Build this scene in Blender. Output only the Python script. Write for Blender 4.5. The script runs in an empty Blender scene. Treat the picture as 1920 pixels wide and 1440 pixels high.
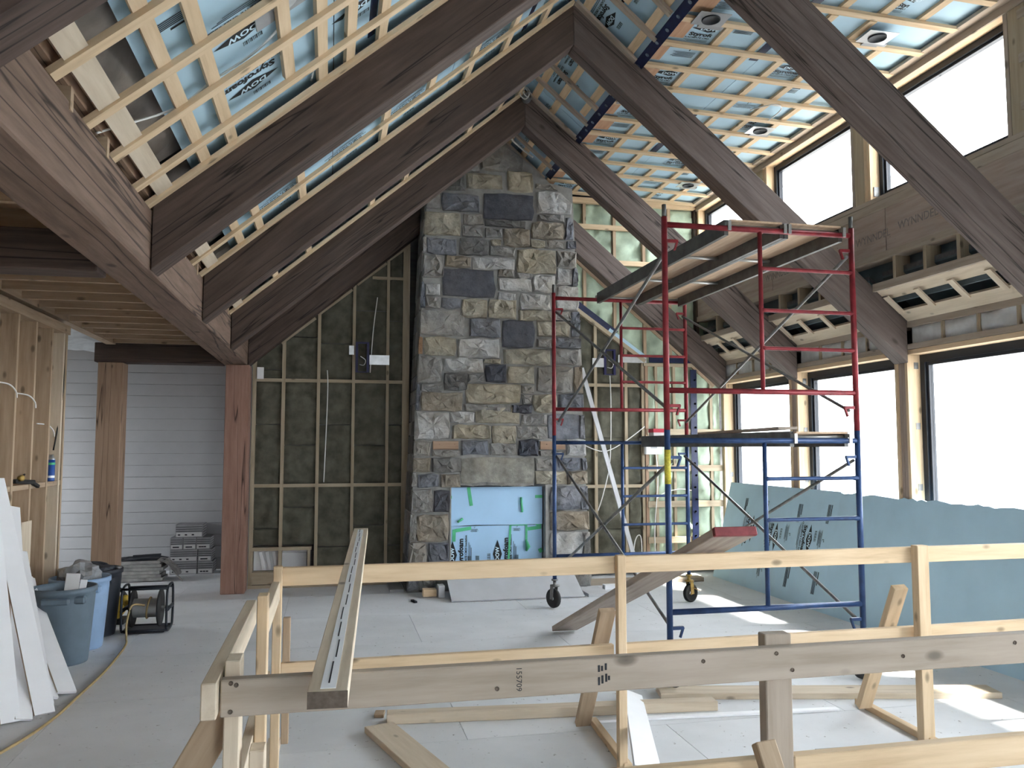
import bpy, bmesh, math, random
from mathutils import Vector, Matrix, noise
random.seed(7)
S = bpy.context.scene
C = S.collection

# ---------------------------------------------------------------- camera, world, sun, exposure
cam_d = bpy.data.cameras.new('camera')
cam = bpy.data.objects.new('camera', cam_d); C.objects.link(cam)
cam.location = (0, 0, 1.68)
cam.rotation_euler = (math.radians(94.35), 0, math.radians(-12.37))
cam_d.sensor_fit = 'HORIZONTAL'; cam_d.sensor_width = 36
cam_d.lens = 1550 / 1920 * 36
cam_d.clip_start = 0.05; cam_d.clip_end = 300
S.camera = cam

world = bpy.data.worlds.new('overcast_sky'); S.world = world
world.use_nodes = True
bgn = world.node_tree.nodes['Background']
bgn.inputs[0].default_value = (0.90, 0.95, 1.0, 1); bgn.inputs[1].default_value = 3.0

sun_d = bpy.data.lights.new('sun', 'SUN'); sun_d.energy = 9.0; sun_d.angle = math.radians(4.5)
sun_d.color = (1.0, 0.95, 0.86)
sun = bpy.data.objects.new('sun', sun_d); C.objects.link(sun)
sun.rotation_euler = Vector((1.0, -0.35, 1.3)).to_track_quat('Z', 'Y').to_euler()

S.view_settings.view_transform = 'Standard'; S.view_settings.look = 'None'
S.view_settings.exposure = 2.6; S.view_settings.gamma = 1.0
S.view_settings.use_curve_mapping = False
S.cycles.max_bounces = 10; S.cycles.diffuse_bounces = 6; S.cycles.transparent_max_bounces = 12
S.cycles.caustics_reflective = False; S.cycles.caustics_refractive = False
S.cycles.use_denoising = True
S.cycles.sample_clamp_indirect = 6.0

# ---------------------------------------------------------------- materials
class NT:
    def __init__(s, name):
        s.m = bpy.data.materials.new(name); s.m.use_nodes = True
        s.t = s.m.node_tree; s.n = s.t.nodes; s.b = s.n['Principled BSDF']
    def new(s, ty, **k):
        n = s.n.new(ty)
        for a, v in k.items(): setattr(n, a, v)
        return n
    def link(s, a, b): s.t.links.new(a, b)
    def coords(s, scale, rnd=True):
        tc = s.new('ShaderNodeTexCoord'); mp = s.new('ShaderNodeMapping'); mp.inputs['Scale'].default_value = scale
        if rnd:
            oi = s.new('ShaderNodeObjectInfo'); mu = s.new('ShaderNodeVectorMath', operation='SCALE')
            cb = s.new('ShaderNodeCombineXYZ')
            for i in range(3): s.link(oi.outputs['Random'], cb.inputs[i])
            s.link(cb.outputs[0], mu.inputs[0]); mu.inputs['Scale'].default_value = 53.0
            ad = s.new('ShaderNodeVectorMath', operation='ADD')
            s.link(tc.outputs['Object'], ad.inputs[0]); s.link(mu.outputs[0], ad.inputs[1])
            s.link(ad.outputs[0], mp.inputs[0])
        else: s.link(tc.outputs['Object'], mp.inputs[0])
        return mp.outputs[0]
    def noise(s, v, scale, detail=4, rough=.55):
        n = s.new('ShaderNodeTexNoise'); n.inputs['Scale'].default_value = scale
        n.inputs['Detail'].default_value = detail; n.inputs['Roughness'].default_value = rough
        s.link(v, n.inputs['Vector']); return n.outputs['Fac']
    def ramp(s, fac, stops):
        r = s.new('ShaderNodeValToRGB'); e = r.color_ramp.elements
        while len(e) < len(stops): e.new(0.5)
        for i, (p, c) in enumerate(stops):
            e[i].position = p; e[i].color = (*c, 1) if len(c) == 3 else c
        s.link(fac, r.inputs[0]); return r.outputs[0]
    def mix(s, fac, a, b, mode='MIX'):
        m = s.new('ShaderNodeMix', data_type='RGBA', blend_type=mode)
        if isinstance(fac, (int, float)): m.inputs[0].default_value = fac
        else: s.link(fac, m.inputs[0])
        for i, v in ((6, a), (7, b)):
            if isinstance(v, tuple): m.inputs[i].default_value = (*v, 1)
            else: s.link(v, m.inputs[i])
        return m.outputs[2]
    def bump(s, h, strength, dist=.01):
        b = s.new('ShaderNodeBump'); b.inputs['Strength'].default_value = strength; b.inputs['Distance'].default_value = dist
        s.link(h, b.inputs['Height']); s.link(b.outputs[0], s.b.inputs['Normal'])
    def done(s, col, rough=.7, metal=0., spec=.3):
        if isinstance(col, tuple): s.b.inputs['Base Color'].default_value = (*col, 1)
        else: s.link(col, s.b.inputs['Base Color'])
        s.b.inputs['Roughness'].default_value = rough; s.b.inputs['Metallic'].default_value = metal
        s.b.inputs['Specular IOR Level'].default_value = spec
        return s.m

def wood(name, light, mid, dark, knot=.085, crack=0., rough=.75, bump=.15, kscale=4.0):
    t = NT(name); v = t.coords((1.4, 16, 16))
    f = t.noise(v, 1.6, 6, .6)
    col = t.ramp(f, [(.28, dark), (.48, mid), (.68, light)])
    v2 = t.coords((.6, 2.0, 2.0)); f2 = t.noise(v2, 1.5, 3)
    col = t.mix(t.ramp(f2, [(.35, (0, 0, 0)), (.7, (1, 1, 1))]), col, t.mix(.5, col, mid), 'MIX')
    if knot:
        vo = t.new('ShaderNodeTexVoronoi'); vo.inputs['Scale'].default_value = kscale
        t.link(t.coords((1.0, 2.0, 2.0)), vo.inputs['Vector'])
        kf = t.ramp(vo.outputs['Distance'], [(0, (1, 1, 1)), (knot, (.8, .8, .8)), (knot * 1.9, (0, 0, 0))])
        col = t.mix(kf, col, tuple(c * .38 for c in mid))
    h = f
    if crack:
        fc = t.noise(t.coords((.25, 7, 7)), 1.0, 3, .5)
        cf = t.ramp(fc, [(.5 - crack, (0, 0, 0)), (.5, (1, 1, 1)), (.5 + crack, (0, 0, 0))])
        col = t.mix(cf, col, tuple(c * .25 for c in dark))
    t.bump(h, bump, .01)
    return t.done(col, rough)

def plain(name, col, rough=.6, metal=0., var=.0, nscale=6., spec=.3, bump=0.):
    t = NT(name)
    if var or bump:
        f = t.noise(t.coords((1, 1, 1)), nscale, 5)
        if var: c = t.ramp(f, [(.3, tuple(max(0, x * (1 - var)) for x in col)), (.7, tuple(min(1, x * (1 + var)) for x in col))])
        else: c = col
        if bump: t.bump(f, bump, .01)
        return t.done(c, rough, metal, spec)
    return t.done(col, rough, metal, spec)

M = {}
M['pine'] = wood('pine_lumber', (.72, .565, .385), (.64, .485, .315), (.50, .36, .22))
M['pine_pale'] = wood('pale_pine_lumber', (.68, .59, .47), (.60, .51, .39), (.48, .39, .29))
M['pine_grey'] = wood('weathered_pine_lumber', (.43, .365, .305), (.37, .31, .25), (.28, .23, .18))
M['stud'] = wood('stud_lumber', (.50, .385, .275), (.42, .315, .215), (.31, .22, .145))
M['stud_dim'] = wood('dusty_stud_lumber', (.44, .37, .27), (.375, .31, .22), (.29, .23, .155))
M['timber'] = wood('dark_stained_timber', (.110, .080, .067), (.076, .053, .044), (.044, .031, .026), knot=.03, crack=.012, rough=.72, bump=.25, kscale=1.6)
M['timber_glare'] = wood('glare_lightened_timber', (.158, .126, .115), (.118, .092, .083), (.072, .055, .050), knot=.05, crack=.014, rough=.72, bump=.3, kscale=1.6)  # stained timber lightened and greyed, window glare put into the colour
M['timber_light'] = wood('weathered_brown_timber', (.255, .180, .140), (.190, .130, .098), (.115, .077, .058), knot=.05, crack=.02, rough=.72, bump=.3, kscale=1.6)
M['timber_red'] = wood('raw_fir_timber', (.36, .22, .17), (.29, .165, .125), (.21, .115, .085), knot=.03, crack=.008, kscale=2)
M['timber_tan'] = wood('raw_tan_timber', (.42, .29, .205), (.35, .235, .16), (.27, .17, .115), knot=.03, crack=.01, kscale=2)
M['ply'] = wood('plywood_sheet', (.58, .37, .24), (.50, .30, .19), (.40, .22, .13), knot=.02)
M['ply_grey'] = wood('grey_plywood_sheet', (.42, .345, .30), (.36, .285, .24), (.27, .205, .17), knot=.02)
M['osb_dark'] = wood('dark_sheathing_board', (.15, .15, .15), (.12, .12, .125), (.08, .08, .09), knot=0)  # dark grey sheathing with faint grain
M['oldplank'] = wood('worn_scaffold_plank', (.46, .40, .34), (.38, .32, .27), (.26, .21, .17), knot=.02)
M['endgrain'] = plain('board_end_grain', (.12, .095, .075), .8, var=.35, nscale=40)
M['endred'] = plain('red_end_paint', (.19, .04, .045), .55, var=.25, nscale=18)
M['blue_foam'] = plain('blue_foam_board', (.435, .625, .755), .55, var=.05, nscale=3, bump=.03)
M['cover_foam'] = plain('sky_tinted_foam_board', (.405, .63, .87), .55, var=.04, nscale=3, bump=.03)  # bluer copy of the foam, sky reflection put into its colour
M['dark_membrane'] = plain('dark_teal_membrane', (.085, .115, .13), .6, var=.2)
M['ink'] = plain('black_print_ink', (.014, .017, .022), .6)
M['ink_pale'] = plain('foam_show_through', (.62, .80, .90), .6)
M['ink_grey'] = plain('grey_print_ink', (.16, .21, .25), .6)
M['ink_faint'] = plain('faded_board_ink', (.22, .19, .18), .8, var=.3, nscale=30)
M['navy'] = plain('navy_seam_tape', (.012, .018, .055), .4, var=.3, nscale=20)
M['silver'] = plain('galvanised_plate', (.55, .57, .58), .38, .75, var=.15, nscale=10)
M['grey_plate'] = plain('grey_mounting_plate', (.33, .34, .35), .5, .2, var=.1)
M['membrane'] = plain('grey_vapour_membrane', (.20, .175, .155), .35, var=.4, nscale=4, bump=.5)
M['poly'] = plain('milky_poly_batt', (.58, .60, .61), .35, var=.18, nscale=7, bump=.4)
M['sfoam'] = plain('green_spray_foam', (.43, .53, .41), .8, var=.25, nscale=5, bump=.7)
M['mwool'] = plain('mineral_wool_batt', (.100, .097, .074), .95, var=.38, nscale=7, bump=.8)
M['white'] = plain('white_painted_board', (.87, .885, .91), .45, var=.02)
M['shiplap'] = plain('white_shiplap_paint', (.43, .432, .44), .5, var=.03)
M['white_plastic'] = plain('white_plastic', (.82, .83, .84), .35)
M['black'] = plain('black_metal_frame', (.018, .022, .03), .4)
M['rubber'] = plain('black_rubber', (.02, .02, .02), .6)
M['red'] = plain('red_scaffold_paint', (.21, .022, .03), .42, .15, var=.3, nscale=12)
M['blue'] = plain('blue_scaffold_paint', (.028, .060, .150), .42, .15, var=.3, nscale=12)
M['steel'] = plain('dull_steel_tube', (.19, .19, .185), .45, .6, var=.25, nscale=15)
M['darksteel'] = plain('dark_aluminium_rail', (.115, .115, .11), .5, .5, var=.3, nscale=10)
M['deckply'] = wood('plank_deck_plywood', (.62, .47, .34), (.53, .38, .26), (.40, .27, .18), knot=.02)
M['alu'] = plain('dull_aluminium', (.40, .40, .385), .4, .6, var=.15)
M['brass'] = plain('rusty_yellow_steel', (.30, .20, .06), .5, .5, var=.4, nscale=20)
M['yellow'] = plain('worn_yellow_paint', (.62, .42, .06), .5, var=.25, nscale=15)
M['sticker'] = plain('yellow_warning_label', (.55, .48, .06), .5, var=.35, nscale=60)
M['can_grey'] = plain('grey_blue_bin_plastic', (.13, .175, .215), .5, var=.12)
M['can_blue'] = plain('pale_blue_bin_plastic', (.26, .38, .55), .5, var=.1)
M['can_black'] = plain('black_bin_plastic', (.022, .026, .034), .5, var=.2)
M['bag'] = plain('clear_grey_plastic_bag', (.30, .31, .32), .25, var=.3, nscale=9, bump=.8)
M['cable'] = plain('white_cable_sheath', (.72, .72, .70), .4)
M['tan_cable'] = plain('tan_hose_rubber', (.42, .31, .15), .5, var=.2)
M['navy_plastic'] = plain('navy_plastic_frame', (.015, .015, .07), .4)
M['green_tape'] = plain('green_masking_tape', (.10, .50, .25), .6, var=.12, nscale=9)
M['redbox'] = plain('red_carton', (.62, .05, .09), .5)
M['carton'] = plain('grey_flooring_carton', (.30, .30, .31), .6, var=.15, nscale=9)
M['carton_white'] = plain('white_carton_label', (.62, .62, .62), .6)
M['wrap'] = plain('dusty_plastic_wrap', (.38, .38, .36), .4, var=.35, nscale=8, bump=.6)
M['cement'] = plain('grey_cement_board', (.55, .56, .58), .7, var=.06, nscale=4)
M['snow'] = plain('snow_ground', (.20, .205, .21), .8)
M['bluecan'] = plain('blue_spray_can_label', (.03, .09, .32), .35)
M['mortar'] = plain('grey_mortar', (.30, .298, .285), .9, var=.22, nscale=9, bump=.5)
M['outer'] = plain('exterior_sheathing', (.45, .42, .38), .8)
M['barkgrey'] = plain('pale_tree_bark', (.62, .63, .66), .8, var=.2)
STONE = {'g': (.225, .222, .215), 'l': (.36, .365, .365), 's': (.150, .160, .185), 'k': (.070, .075, .092), 'd': (.130, .130, .128),
         't': (.285, .265, .215), 'T': (.245, .238, .21), 'b': (.225, .20, .165), 'r': (.30, .20, .13)}
def stone_mat(k, col):
    t = NT('stone_' + k); v = t.coords((1, 1, 1))
    f = t.noise(v, 7, 6, .65); f2 = t.noise(v, 2.2, 2)
    c = t.ramp(f, [(.25, tuple(x * .50 for x in col)), (.5, col), (.72, tuple(min(1, x * 1.55) for x in col))])
    c = t.mix(t.ramp(f2, [(.4, (0, 0, 0)), (.75, (.5, .5, .5))]), c, (col[0] * 1.25, col[1] * 1.08, col[2] * .85))
    t.bump(t.noise(v, 16, 8, .75), 1.0, .035)
    return t.done(c, .82)
for k, c in STONE.items():
    c = tuple(1.32 * x for x in c)
    M['st_' + k] = stone_mat({'g': 'grey', 'l': 'light', 's': 'slate', 'k': 'dark_slate', 'd': 'dark_grey', 't': 'tan', 'T': 'lintel', 'b': 'brown', 'r': 'rust'}[k], c)
# floor: dusty grey subfloor
t = NT('dusty_subfloor'); v = t.coords((1, 1, 1))
a = t.noise(v, 1.3, 6, .6); b = t.noise(v, 22, 4, .7)
c = t.ramp(a, [(.3, (.62, .64, .66)), (.6, (.72, .74, .765)), (.8, (.78, .80, .82))])
c = t.mix(t.ramp(b, [(.29, (1, 1, 1)), (.345, (0, 0, 0))]), c, (.22, .21, .20))
t.bump(b, .08, .005); M['floor'] = t.done(c, .62, 0, .35)
# glass with specks of dirt
t = NT('dirty_window_glass'); t.n.remove(t.b)
out = t.n['Material Output']
tr = t.new('ShaderNodeBsdfTransparent'); gl = t.new('ShaderNodeBsdfGlossy'); gl.inputs['Roughness'].default_value = .03
df = t.new('ShaderNodeBsdfDiffuse'); df.inputs['Color'].default_value = (.07, .08, .085, 1)
m1 = t.new('ShaderNodeMixShader'); m1.inputs[0].default_value = .04
t.link(tr.outputs[0], m1.inputs[1]); t.link(gl.outputs[0], m1.inputs[2])
v = t.coords((1, 1, 1)); nz = t.noise(v, 9, 5, .7); nz2 = t.noise(v, 1.1, 2)
mm = t.new('ShaderNodeMath', operation='MULTIPLY')
t.link(t.ramp(nz, [(.64, (0, 0, 0)), (.70, (.62, .62, .62))]), mm.inputs[0]); t.link(t.ramp(nz2, [(.5, (0, 0, 0)), (.62, (1, 1, 1))]), mm.inputs[1])
m2 = t.new('ShaderNodeMixShader'); t.link(mm.outputs[0], m2.inputs[0]); t.link(m1.outputs[0], m2.inputs[1]); t.link(df.outputs[0], m2.inputs[2])
t.link(m2.outputs[0], out.inputs[0]); M['glass'] = t.m

# ---------------------------------------------------------------- helpers
ORG = {}
def tag(o, label=None, cat=None, group=None, kind=None):
    if label: o['label'] = label
    if cat: o['category'] = cat
    if group: o['group'] = group
    if kind: o['kind'] = kind
    return o
def adopt(o, parent):
    if parent is not None:
        o.parent = parent
        o.matrix_parent_inverse = ORG[parent.name].inverted()
    ORG[o.name] = o.matrix_basis.copy()
    return o
def thing(name, label, cat, loc=(0, 0, 0), group=None):
    o = bpy.data.objects.new(name, None); C.objects.link(o); o.location = loc
    o.empty_display_size = .1
    ORG[o.name] = Matrix.Translation(loc)
    return tag(o, label, cat, group)
def struct(o): o['kind'] = 'structure'; return o
def mesh_obj(name, verts, faces, mat, parent=None, mw=None, smooth=False):
    me = bpy.data.meshes.new(name); me.from_pydata([tuple(v) for v in verts], [], faces); me.update()
    if isinstance(mat, (list, tuple)):
        for m in mat: me.materials.append(M[m])
    else: me.materials.append(M[mat])
    if smooth:
        for p in me.polygons: p.use_smooth = True
    o = bpy.data.objects.new(name, me); C.objects.link(o)
    if mw is not None: o.matrix_basis = mw
    return adopt(o, parent)
def bm_obj(name, bm, mat, parent=None, mw=None, smooth=False):
    me = bpy.data.meshes.new(name); bm.to_mesh(me); bm.free()
    if isinstance(mat, (list, tuple)):
        for m in mat: me.materials.append(M[m])
    else: me.materials.append(M[mat])
    if smooth:
        for p in me.polygons: p.use_smooth = True
    o = bpy.data.objects.new(name, me); C.objects.link(o)
    if mw is not None: o.matrix_basis = mw
    return adopt(o, parent)
BOXF = [(0, 3, 2, 1), (4, 5, 6, 7), (0, 1, 5, 4), (1, 2, 6, 5), (2, 3, 7, 6), (3, 0, 4, 7)]
def boxv(a, b, c):
    return [(-a, -b, -c), (a, -b, -c), (a, b, -c), (-a, b, -c), (-a, -b, c), (a, -b, c), (a, b, c), (-a, b, c)]
def frame(d, up):
    x = Vector(d).normalized(); z = Vector(up); z = z - x * z.dot(x)
    if z.length < 1e-5: z = Vector((0, 1, 0)) - x * x.y
    z.normalize(); y = z.cross(x)
    return Matrix((x, y, z)).transposed()
def plank(name, p0, p1, w, t, mat, parent=None, up=(0, 0, 1), bev=0.0):
    """board: centreline p0 -> p1 (local X), width w (local Y), thickness t (local Z, near `up`)"""
    p0 = Vector(p0); p1 = Vector(p1); L = (p1 - p0).length
    R = frame(p1 - p0, up).to_4x4(); R.translation = (p0 + p1) / 2
    if bev:
        bm = bmesh.new(); bmesh.ops.create_cube(bm, size=1)
        for v in bm.verts: v.co = Vector((v.co.x * L, v.co.y * w, v.co.z * t))
        bmesh.ops.bevel(bm, geom=bm.edges[:], offset=bev, segments=1, affect='EDGES')
        return bm_obj(name, bm, mat, parent, R)
    return mesh_obj(name, boxv(L / 2, w / 2, t / 2), BOXF, mat, parent, R)
def box(name, x0, x1, y0, y1, z0, z1, mat, parent=None, bev=0.0):
    cx, cy, cz = (x0 + x1) / 2, (y0 + y1) / 2, (z0 + z1) / 2
    dx, dy, dz = abs(x1 - x0), abs(y1 - y0), abs(z1 - z0)
    m = max(dx, dy, dz)
    if m == dx: return plank(name, (min(x0, x1), cy, cz), (max(x0, x1), cy, cz), dy, dz, mat, parent, (0, 0, 1), bev)
    if m == dy: return plank(name, (cx, min(y0, y1), cz), (cx, max(y0, y1), cz), dx, dz, mat, parent, (0, 0, 1), bev)
    return plank(name, (cx, cy, min(z0, z1)), (cx, cy, max(z0, z1)), dx, dy, mat, parent, (0, 1, 0), bev)
def prism_xz(name, poly, y0, y1, mat, parent=None, ang=0.0, bev=0.0):
    """extrude an xz polygon along y; local X follows slope angle `ang` so that the grain runs with it"""
    c = Vector((sum(p[0] for p in poly) / len(poly), (y0 + y1) / 2, sum(p[1] for p in poly) / len(poly)))
    R = Matrix.Rotation(-ang, 4, 'Y'); R.translation = c
    inv = R.inverted(); n = len(poly)
    v = [inv @ Vector((p[0], y0, p[1])) for p in poly] + [inv @ Vector((p[0], y1, p[1])) for p in poly]
    bm = bmesh.new(); vs = [bm.verts.new(q) for q in v]
    bm.faces.new(vs[:n]); bm.faces.new(vs[n:][::-1])
    for i in range(n): bm.faces.new((vs[i], vs[n + i], vs[n + (i + 1) % n], vs[(i + 1) % n]))
    bmesh.ops.recalc_face_normals(bm, faces=bm.faces[:])
    if bev: bmesh.ops.bevel(bm, geom=bm.edges[:], offset=bev, segments=1, affect='EDGES')
    return bm_obj(name, bm, mat, parent, R)
def tube(name, pts, r, mat, parent=None, seg=8, smooth=True, cap=True):
    pts = [Vector(p) for p in pts]; o = pts[0].copy()
    verts = []; faces = []; ref = Vector((0, 0, 1))
    for i, p in enumerate(pts):
        d = (pts[min(i + 1, len(pts) - 1)] - pts[max(i - 1, 0)]).normalized()
        if abs(d.dot(ref)) > .95: ref = Vector((1, 0, 0)) if abs(d.x) < .9 else Vector((0, 1, 0))
        a = d.cross(ref).normalized(); b = d.cross(a)
        rr = r[i] if isinstance(r, (list, tuple)) else r
        for k in range(seg):
            q = 2 * math.pi * k / seg
            verts.append(p - o + (a * math.cos(q) + b * math.sin(q)) * rr)
    for i in range(len(pts) - 1):
        for k in range(seg):
            faces.append((i * seg + k, i * seg + (k + 1) % seg, (i + 1) * seg + (k + 1) % seg, (i + 1) * seg + k))
    if cap:
        faces.append(tuple(range(seg))[::-1]); faces.append(tuple((len(pts) - 1) * seg + k for k in range(seg)))
    ob = mesh_obj(name, verts, faces, mat, parent, Matrix.Translation(o))
    if smooth:
        for p in ob.data.polygons: p.use_smooth = len(p.vertices) == 4
    return ob
def spline(pts, n=6):
    pts = [Vector(p) for p in pts]; out = []
    for i in range(len(pts) - 1):
        a = pts[max(i - 1, 0)]; b = pts[i]; c = pts[i + 1]; d = pts[min(i + 2, len(pts) - 1)]
        for k in range(n):
            t = k / n
            out.append(.5 * ((2 * b) + (c - a) * t + (2 * a - 5 * b + 4 * c - d) * t * t + (3 * b - a - 3 * c + d) * t ** 3))
    return out + [pts[-1]]
def lathe(name, prof, loc, mat, parent=None, seg=24, axis=None, smooth=True):
    verts = []; faces = []
    for r, z in prof:
        for k in range(seg):
            q = 2 * math.pi * k / seg; verts.append((r * math.cos(q), r * math.sin(q), z))
    for i in range(len(prof) - 1):
        for k in range(seg):
            faces.append((i * seg + k, i * seg + (k + 1) % seg, (i + 1) * seg + (k + 1) % seg, (i + 1) * seg + k))
    R = Matrix.Identity(4) if axis is None else Vector(axis).to_track_quat('Z', 'Y').to_matrix().to_4x4()
    R.translation = Vector(loc)
    return mesh_obj(name, verts, faces, mat, parent, R, smooth)
def bumpy(name, fn, nu, nv, amp, nscale, mat, parent=None, normal=(0, -1, 0), seed=0, smooth=True):
    """rough sheet; fn(u, v) gives the point for u, v in 0..1, pushed along the normal by noise"""
    N = Vector(normal); verts = []; faces = []
    o = Vector(fn(.5, .5))
    for j in range(nv + 1):
        for i in range(nu + 1):
            p = Vector(fn(i / nu, j / nv))
            e = 0 if i in (0, nu) or j in (0, nv) else 1
            h = noise.fractal((p + Vector((seed, seed * 2, 0))) * nscale, .7, 2.2, 3)
            verts.append(p - o + N * amp * (h + .35) * (1 if e else -.3))
    for j in range(nv):
        for i in range(nu):
            a = j * (nu + 1) + i; faces.append((a, a + 1, a + nu + 2, a + nu + 1))
    return mesh_obj(name, verts, faces, mat, parent, Matrix.Translation(o), smooth)
def clone(o, parent, mw):
    c = o.copy(); C.objects.link(c); c.parent = None; c.matrix_basis = mw
    return adopt(c, parent)
TXT = {}
def text_mesh(body, size, off=0.0, align='CENTER'):
    cu = bpy.data.curves.new('lettering', 'FONT'); cu.body = body; cu.size = size; cu.offset = off
    cu.align_x = align; cu.align_y = 'CENTER'; cu.resolution_u = 2
    o = bpy.data.objects.new('lettering', cu); C.objects.link(o); bpy.context.view_layer.update()
    me = bpy.data.meshes.new_from_object(o.evaluated_get(bpy.context.evaluated_depsgraph_get()))
    C.objects.unlink(o); bpy.data.objects.remove(o); bpy.data.curves.remove(cu)
    vs = [v.co.copy() for v in me.vertices]; fs = [tuple(p.vertices) for p in me.polygons]
    bpy.data.meshes.remove(me); return vs, fs
def text_obj(name, body, size, mat, parent, mw, off=0.0, align='CENTER'):
    vs, fs = text_mesh(body, size, off, align)
    return mesh_obj(name, vs, fs, mat, parent, mw)
SL = .845; ANG = math.atan(SL); CA = math.cos(ANG)
TR = [10.21, 8.47, 6.62, 4.75, 2.23, 0.3, -1.6]
TW = [10.21, 8.47, 6.62, 4.75, 2.88, 1.01, -0.86]          # window bays on the right
TSX = None  # near faces of the timber trusses
TH = .19
def zl(x, c): return c - SL * (2 - x)                       # left slope height
def zr(x, c): return c - SL * (x - 2)                       # right slope height
# ================================================================ STRUCTURE
# ---- outside ground
g = struct(mesh_obj('ground', [(-60, -60, -.9), (90, -60, -.9), (90, 90, -.9), (-60, 90, -.9)], [(0, 1, 2, 3)], 'snow'))
# ---- floor
floor = struct(box('floor', -5.3, 5.45, -4.1, 12.2, -.25, -.02, 'outer'))
y = -1.26; r = 0
while y < 12.1:
    x = -5.3 - (1.22 if r % 2 else 0)
    while x < 5.4:
        xa, xb = max(x, -5.3), min(x + 2.44, 5.4)
        if xb - xa > .1 and y + 1.22 > 1.2:
            box('floor_panel', xa + .002, xb - .002, y + .002, min(y + 1.22, 12.1) - .002, -.02, 0, 'floor', floor)
        x += 2.44
    y += 1.22; r += 1
box('floor_panel', -5.3, 5.4, -4.1, 1.175, -.02, 0, 'floor', floor)

# ---- left slope of the roof
def slab_l(name, x0, x1, y0, y1, c0, c1, mat, parent=None):
    return prism_xz(name, [(x0, zl(x0, c0)), (x1, zl(x1, c0)), (x1, zl(x1, c1)), (x0, zl(x0, c1))], y0, y1, mat, parent, ANG)
def slab_r(name, x0, x1, y0, y1, c0, c1, mat, parent=None):
    return prism_xz(name, [(x0, zr(x0, c0)), (x1, zr(x1, c0)), (x1, zr(x1, c1)), (x0, zr(x0, c1))], y0, y1, mat, parent, -ANG)
ceil_l = struct(slab_l('ceiling_left', -1.35, 2.0, -4.1, 10.7, 5.86, 5.98, 'osb_dark'))
NV = 5.5
# printed marks shared by the foam boards
def print_mesh(kind):
    V = []; F = []; MI = []
    def add(vs, fs, mi, dx=0, dy=0, dz=0.):
        o = len(V)
        for v in vs: V.append((v[0] + dx, v[1] + dy, (v[2] if len(v) > 2 else 0) + dz))
        for f in fs: F.append(tuple(i + o for i in f)); MI.append(mi)
    def rect(x, y, w, h, mi=0): add([(x, y), (x + w, y), (x + w, y + h), (x, y + h)], [(0, 1, 2, 3)], mi)
    if kind == 'logo':
        add([(-.16, 0), (0, -.052), (.16, 0), (0, .052)], [(0, 1, 2, 3)], 0)
        vs, fs = text_mesh('DOW', .062, .002); add(vs, fs, 1, 0, 0, .0015)
        vs, fs = text_mesh('Styrofoam', .078, .0035); add(vs, fs, 0, .02, -.098)
        vs, fs = text_mesh('CLADMATE CM20 Insulation', .033, .001); add(vs, fs, 0, .02, -.155)
        for k in range(3): rect(-.16 + .02 * k, -.19 - .014 * k, .30 - .05 * k, .005)
        rect(-.10, .085, .11, .004)
        for k in range(12): rect(-.10 + k * .0095, .085, .003 + .003 * (k % 3 == 0), .034)
    elif kind == 'small':
        for k in range(7): rect(-.15 + .012 * (k * 37 % 5), -.015 * k, .26 - .02 * (k * 53 % 4), .006)
        vs, fs = text_mesh('1"', .06, .002); add(vs, fs, 0, .0, .05)
    else:
        for k in range(5): rect(-.17, -.018 * k, .34, .009)
        rect(-.17, .03, .20, .022)
    me = bpy.data.meshes.new('printed_lettering'); me.from_pydata(V, [], F); me.update()
    me.materials.append(M['ink']); me.materials.append(M['ink_pale'])
    for p, mi in zip(me.polygons, MI): p.material_index = mi
    return me
PM = {k: print_mesh(k) for k in ('logo', 'small', 'lines')}
def print_on(kind, org, xdir, ydir, parent, s=1.0):
    x = Vector(xdir).normalized(); n = x.cross(Vector(ydir)).normalized(); y = n.cross(x)
    R = Matrix((x * s, y * s, n)).transposed().to_4x4(); R.translation = Vector(org) + n * .002
    o = bpy.data.objects.new('printed_lettering', PM[kind]); C.objects.link(o); o.matrix_basis = R
    return adopt(o, parent)
DL = (-1, 0, -SL); UL = (0, 1, 0)        # reading direction on the left slope
DR = (1, 0, 0); UR = (0, -1, 0)
FC = 5.60
# foam sheets: rows up the slope, 2.44 m long
rows = [(-.79, -.02), (-.015, .90), (.905, 1.985)]
for ri, (xa, xb) in enumerate(rows):
    y = 10.6 - (.9 if ri % 2 else 0)
    ys = [10.6]
    while y > -2: y -= 2.44; ys.append(y)
    for k in range(len(ys) - 1):
        fs = slab_l('foam_sheet', xa, xb, ys[k + 1] + .003, ys[k] - .003, FC, FC + .06, 'blue_foam', ceil_l)
fsl = [o for o in ceil_l.children if o.name.startswith('foam_sheet')]
def sheet_at(x, y):
    return min(fsl, key=lambda o: (ORG[o.name].translation - Vector((x, y, zl(x, FC)))).length)
def strap_ys(k):
    if k == 3: return [2.46, 2.75, 3.11, 3.56, 3.97, 4.42, 4.715]
    ya = TR[k + 1] + TH
    return [ya + .038 + i_ * (TR[k] - ya - .076) / 4 for i_ in range(5)]
rp_ = random.Random(5)
for k in range(4):
    yq = strap_ys(k)
    for i_ in range(len(yq) - 1):
        if yq[i_] < 2.9: continue
        for xx in (-.41, .09, .54, .88, 1.21, 1.54):
            if k == 3 and xx == -.41: continue
            u = rp_.random(); g_ = yq[i_ + 1] - yq[i_]
            if u < .40: print_on('logo', (xx, yq[i_] + g_ * .68, zl(xx, FC)), DL, UL, sheet_at(xx, yq[i_]))
            elif u < .62: print_on('lines', (xx, yq[i_] + g_ * .55, zl(xx, FC)), DL, UL, sheet_at(xx, yq[i_]), .8)
            elif u < .80: print_on('small', (xx, yq[i_] + g_ * .70, zl(xx, FC)), DL, UL, sheet_at(xx, yq[i_]), .9)
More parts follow.
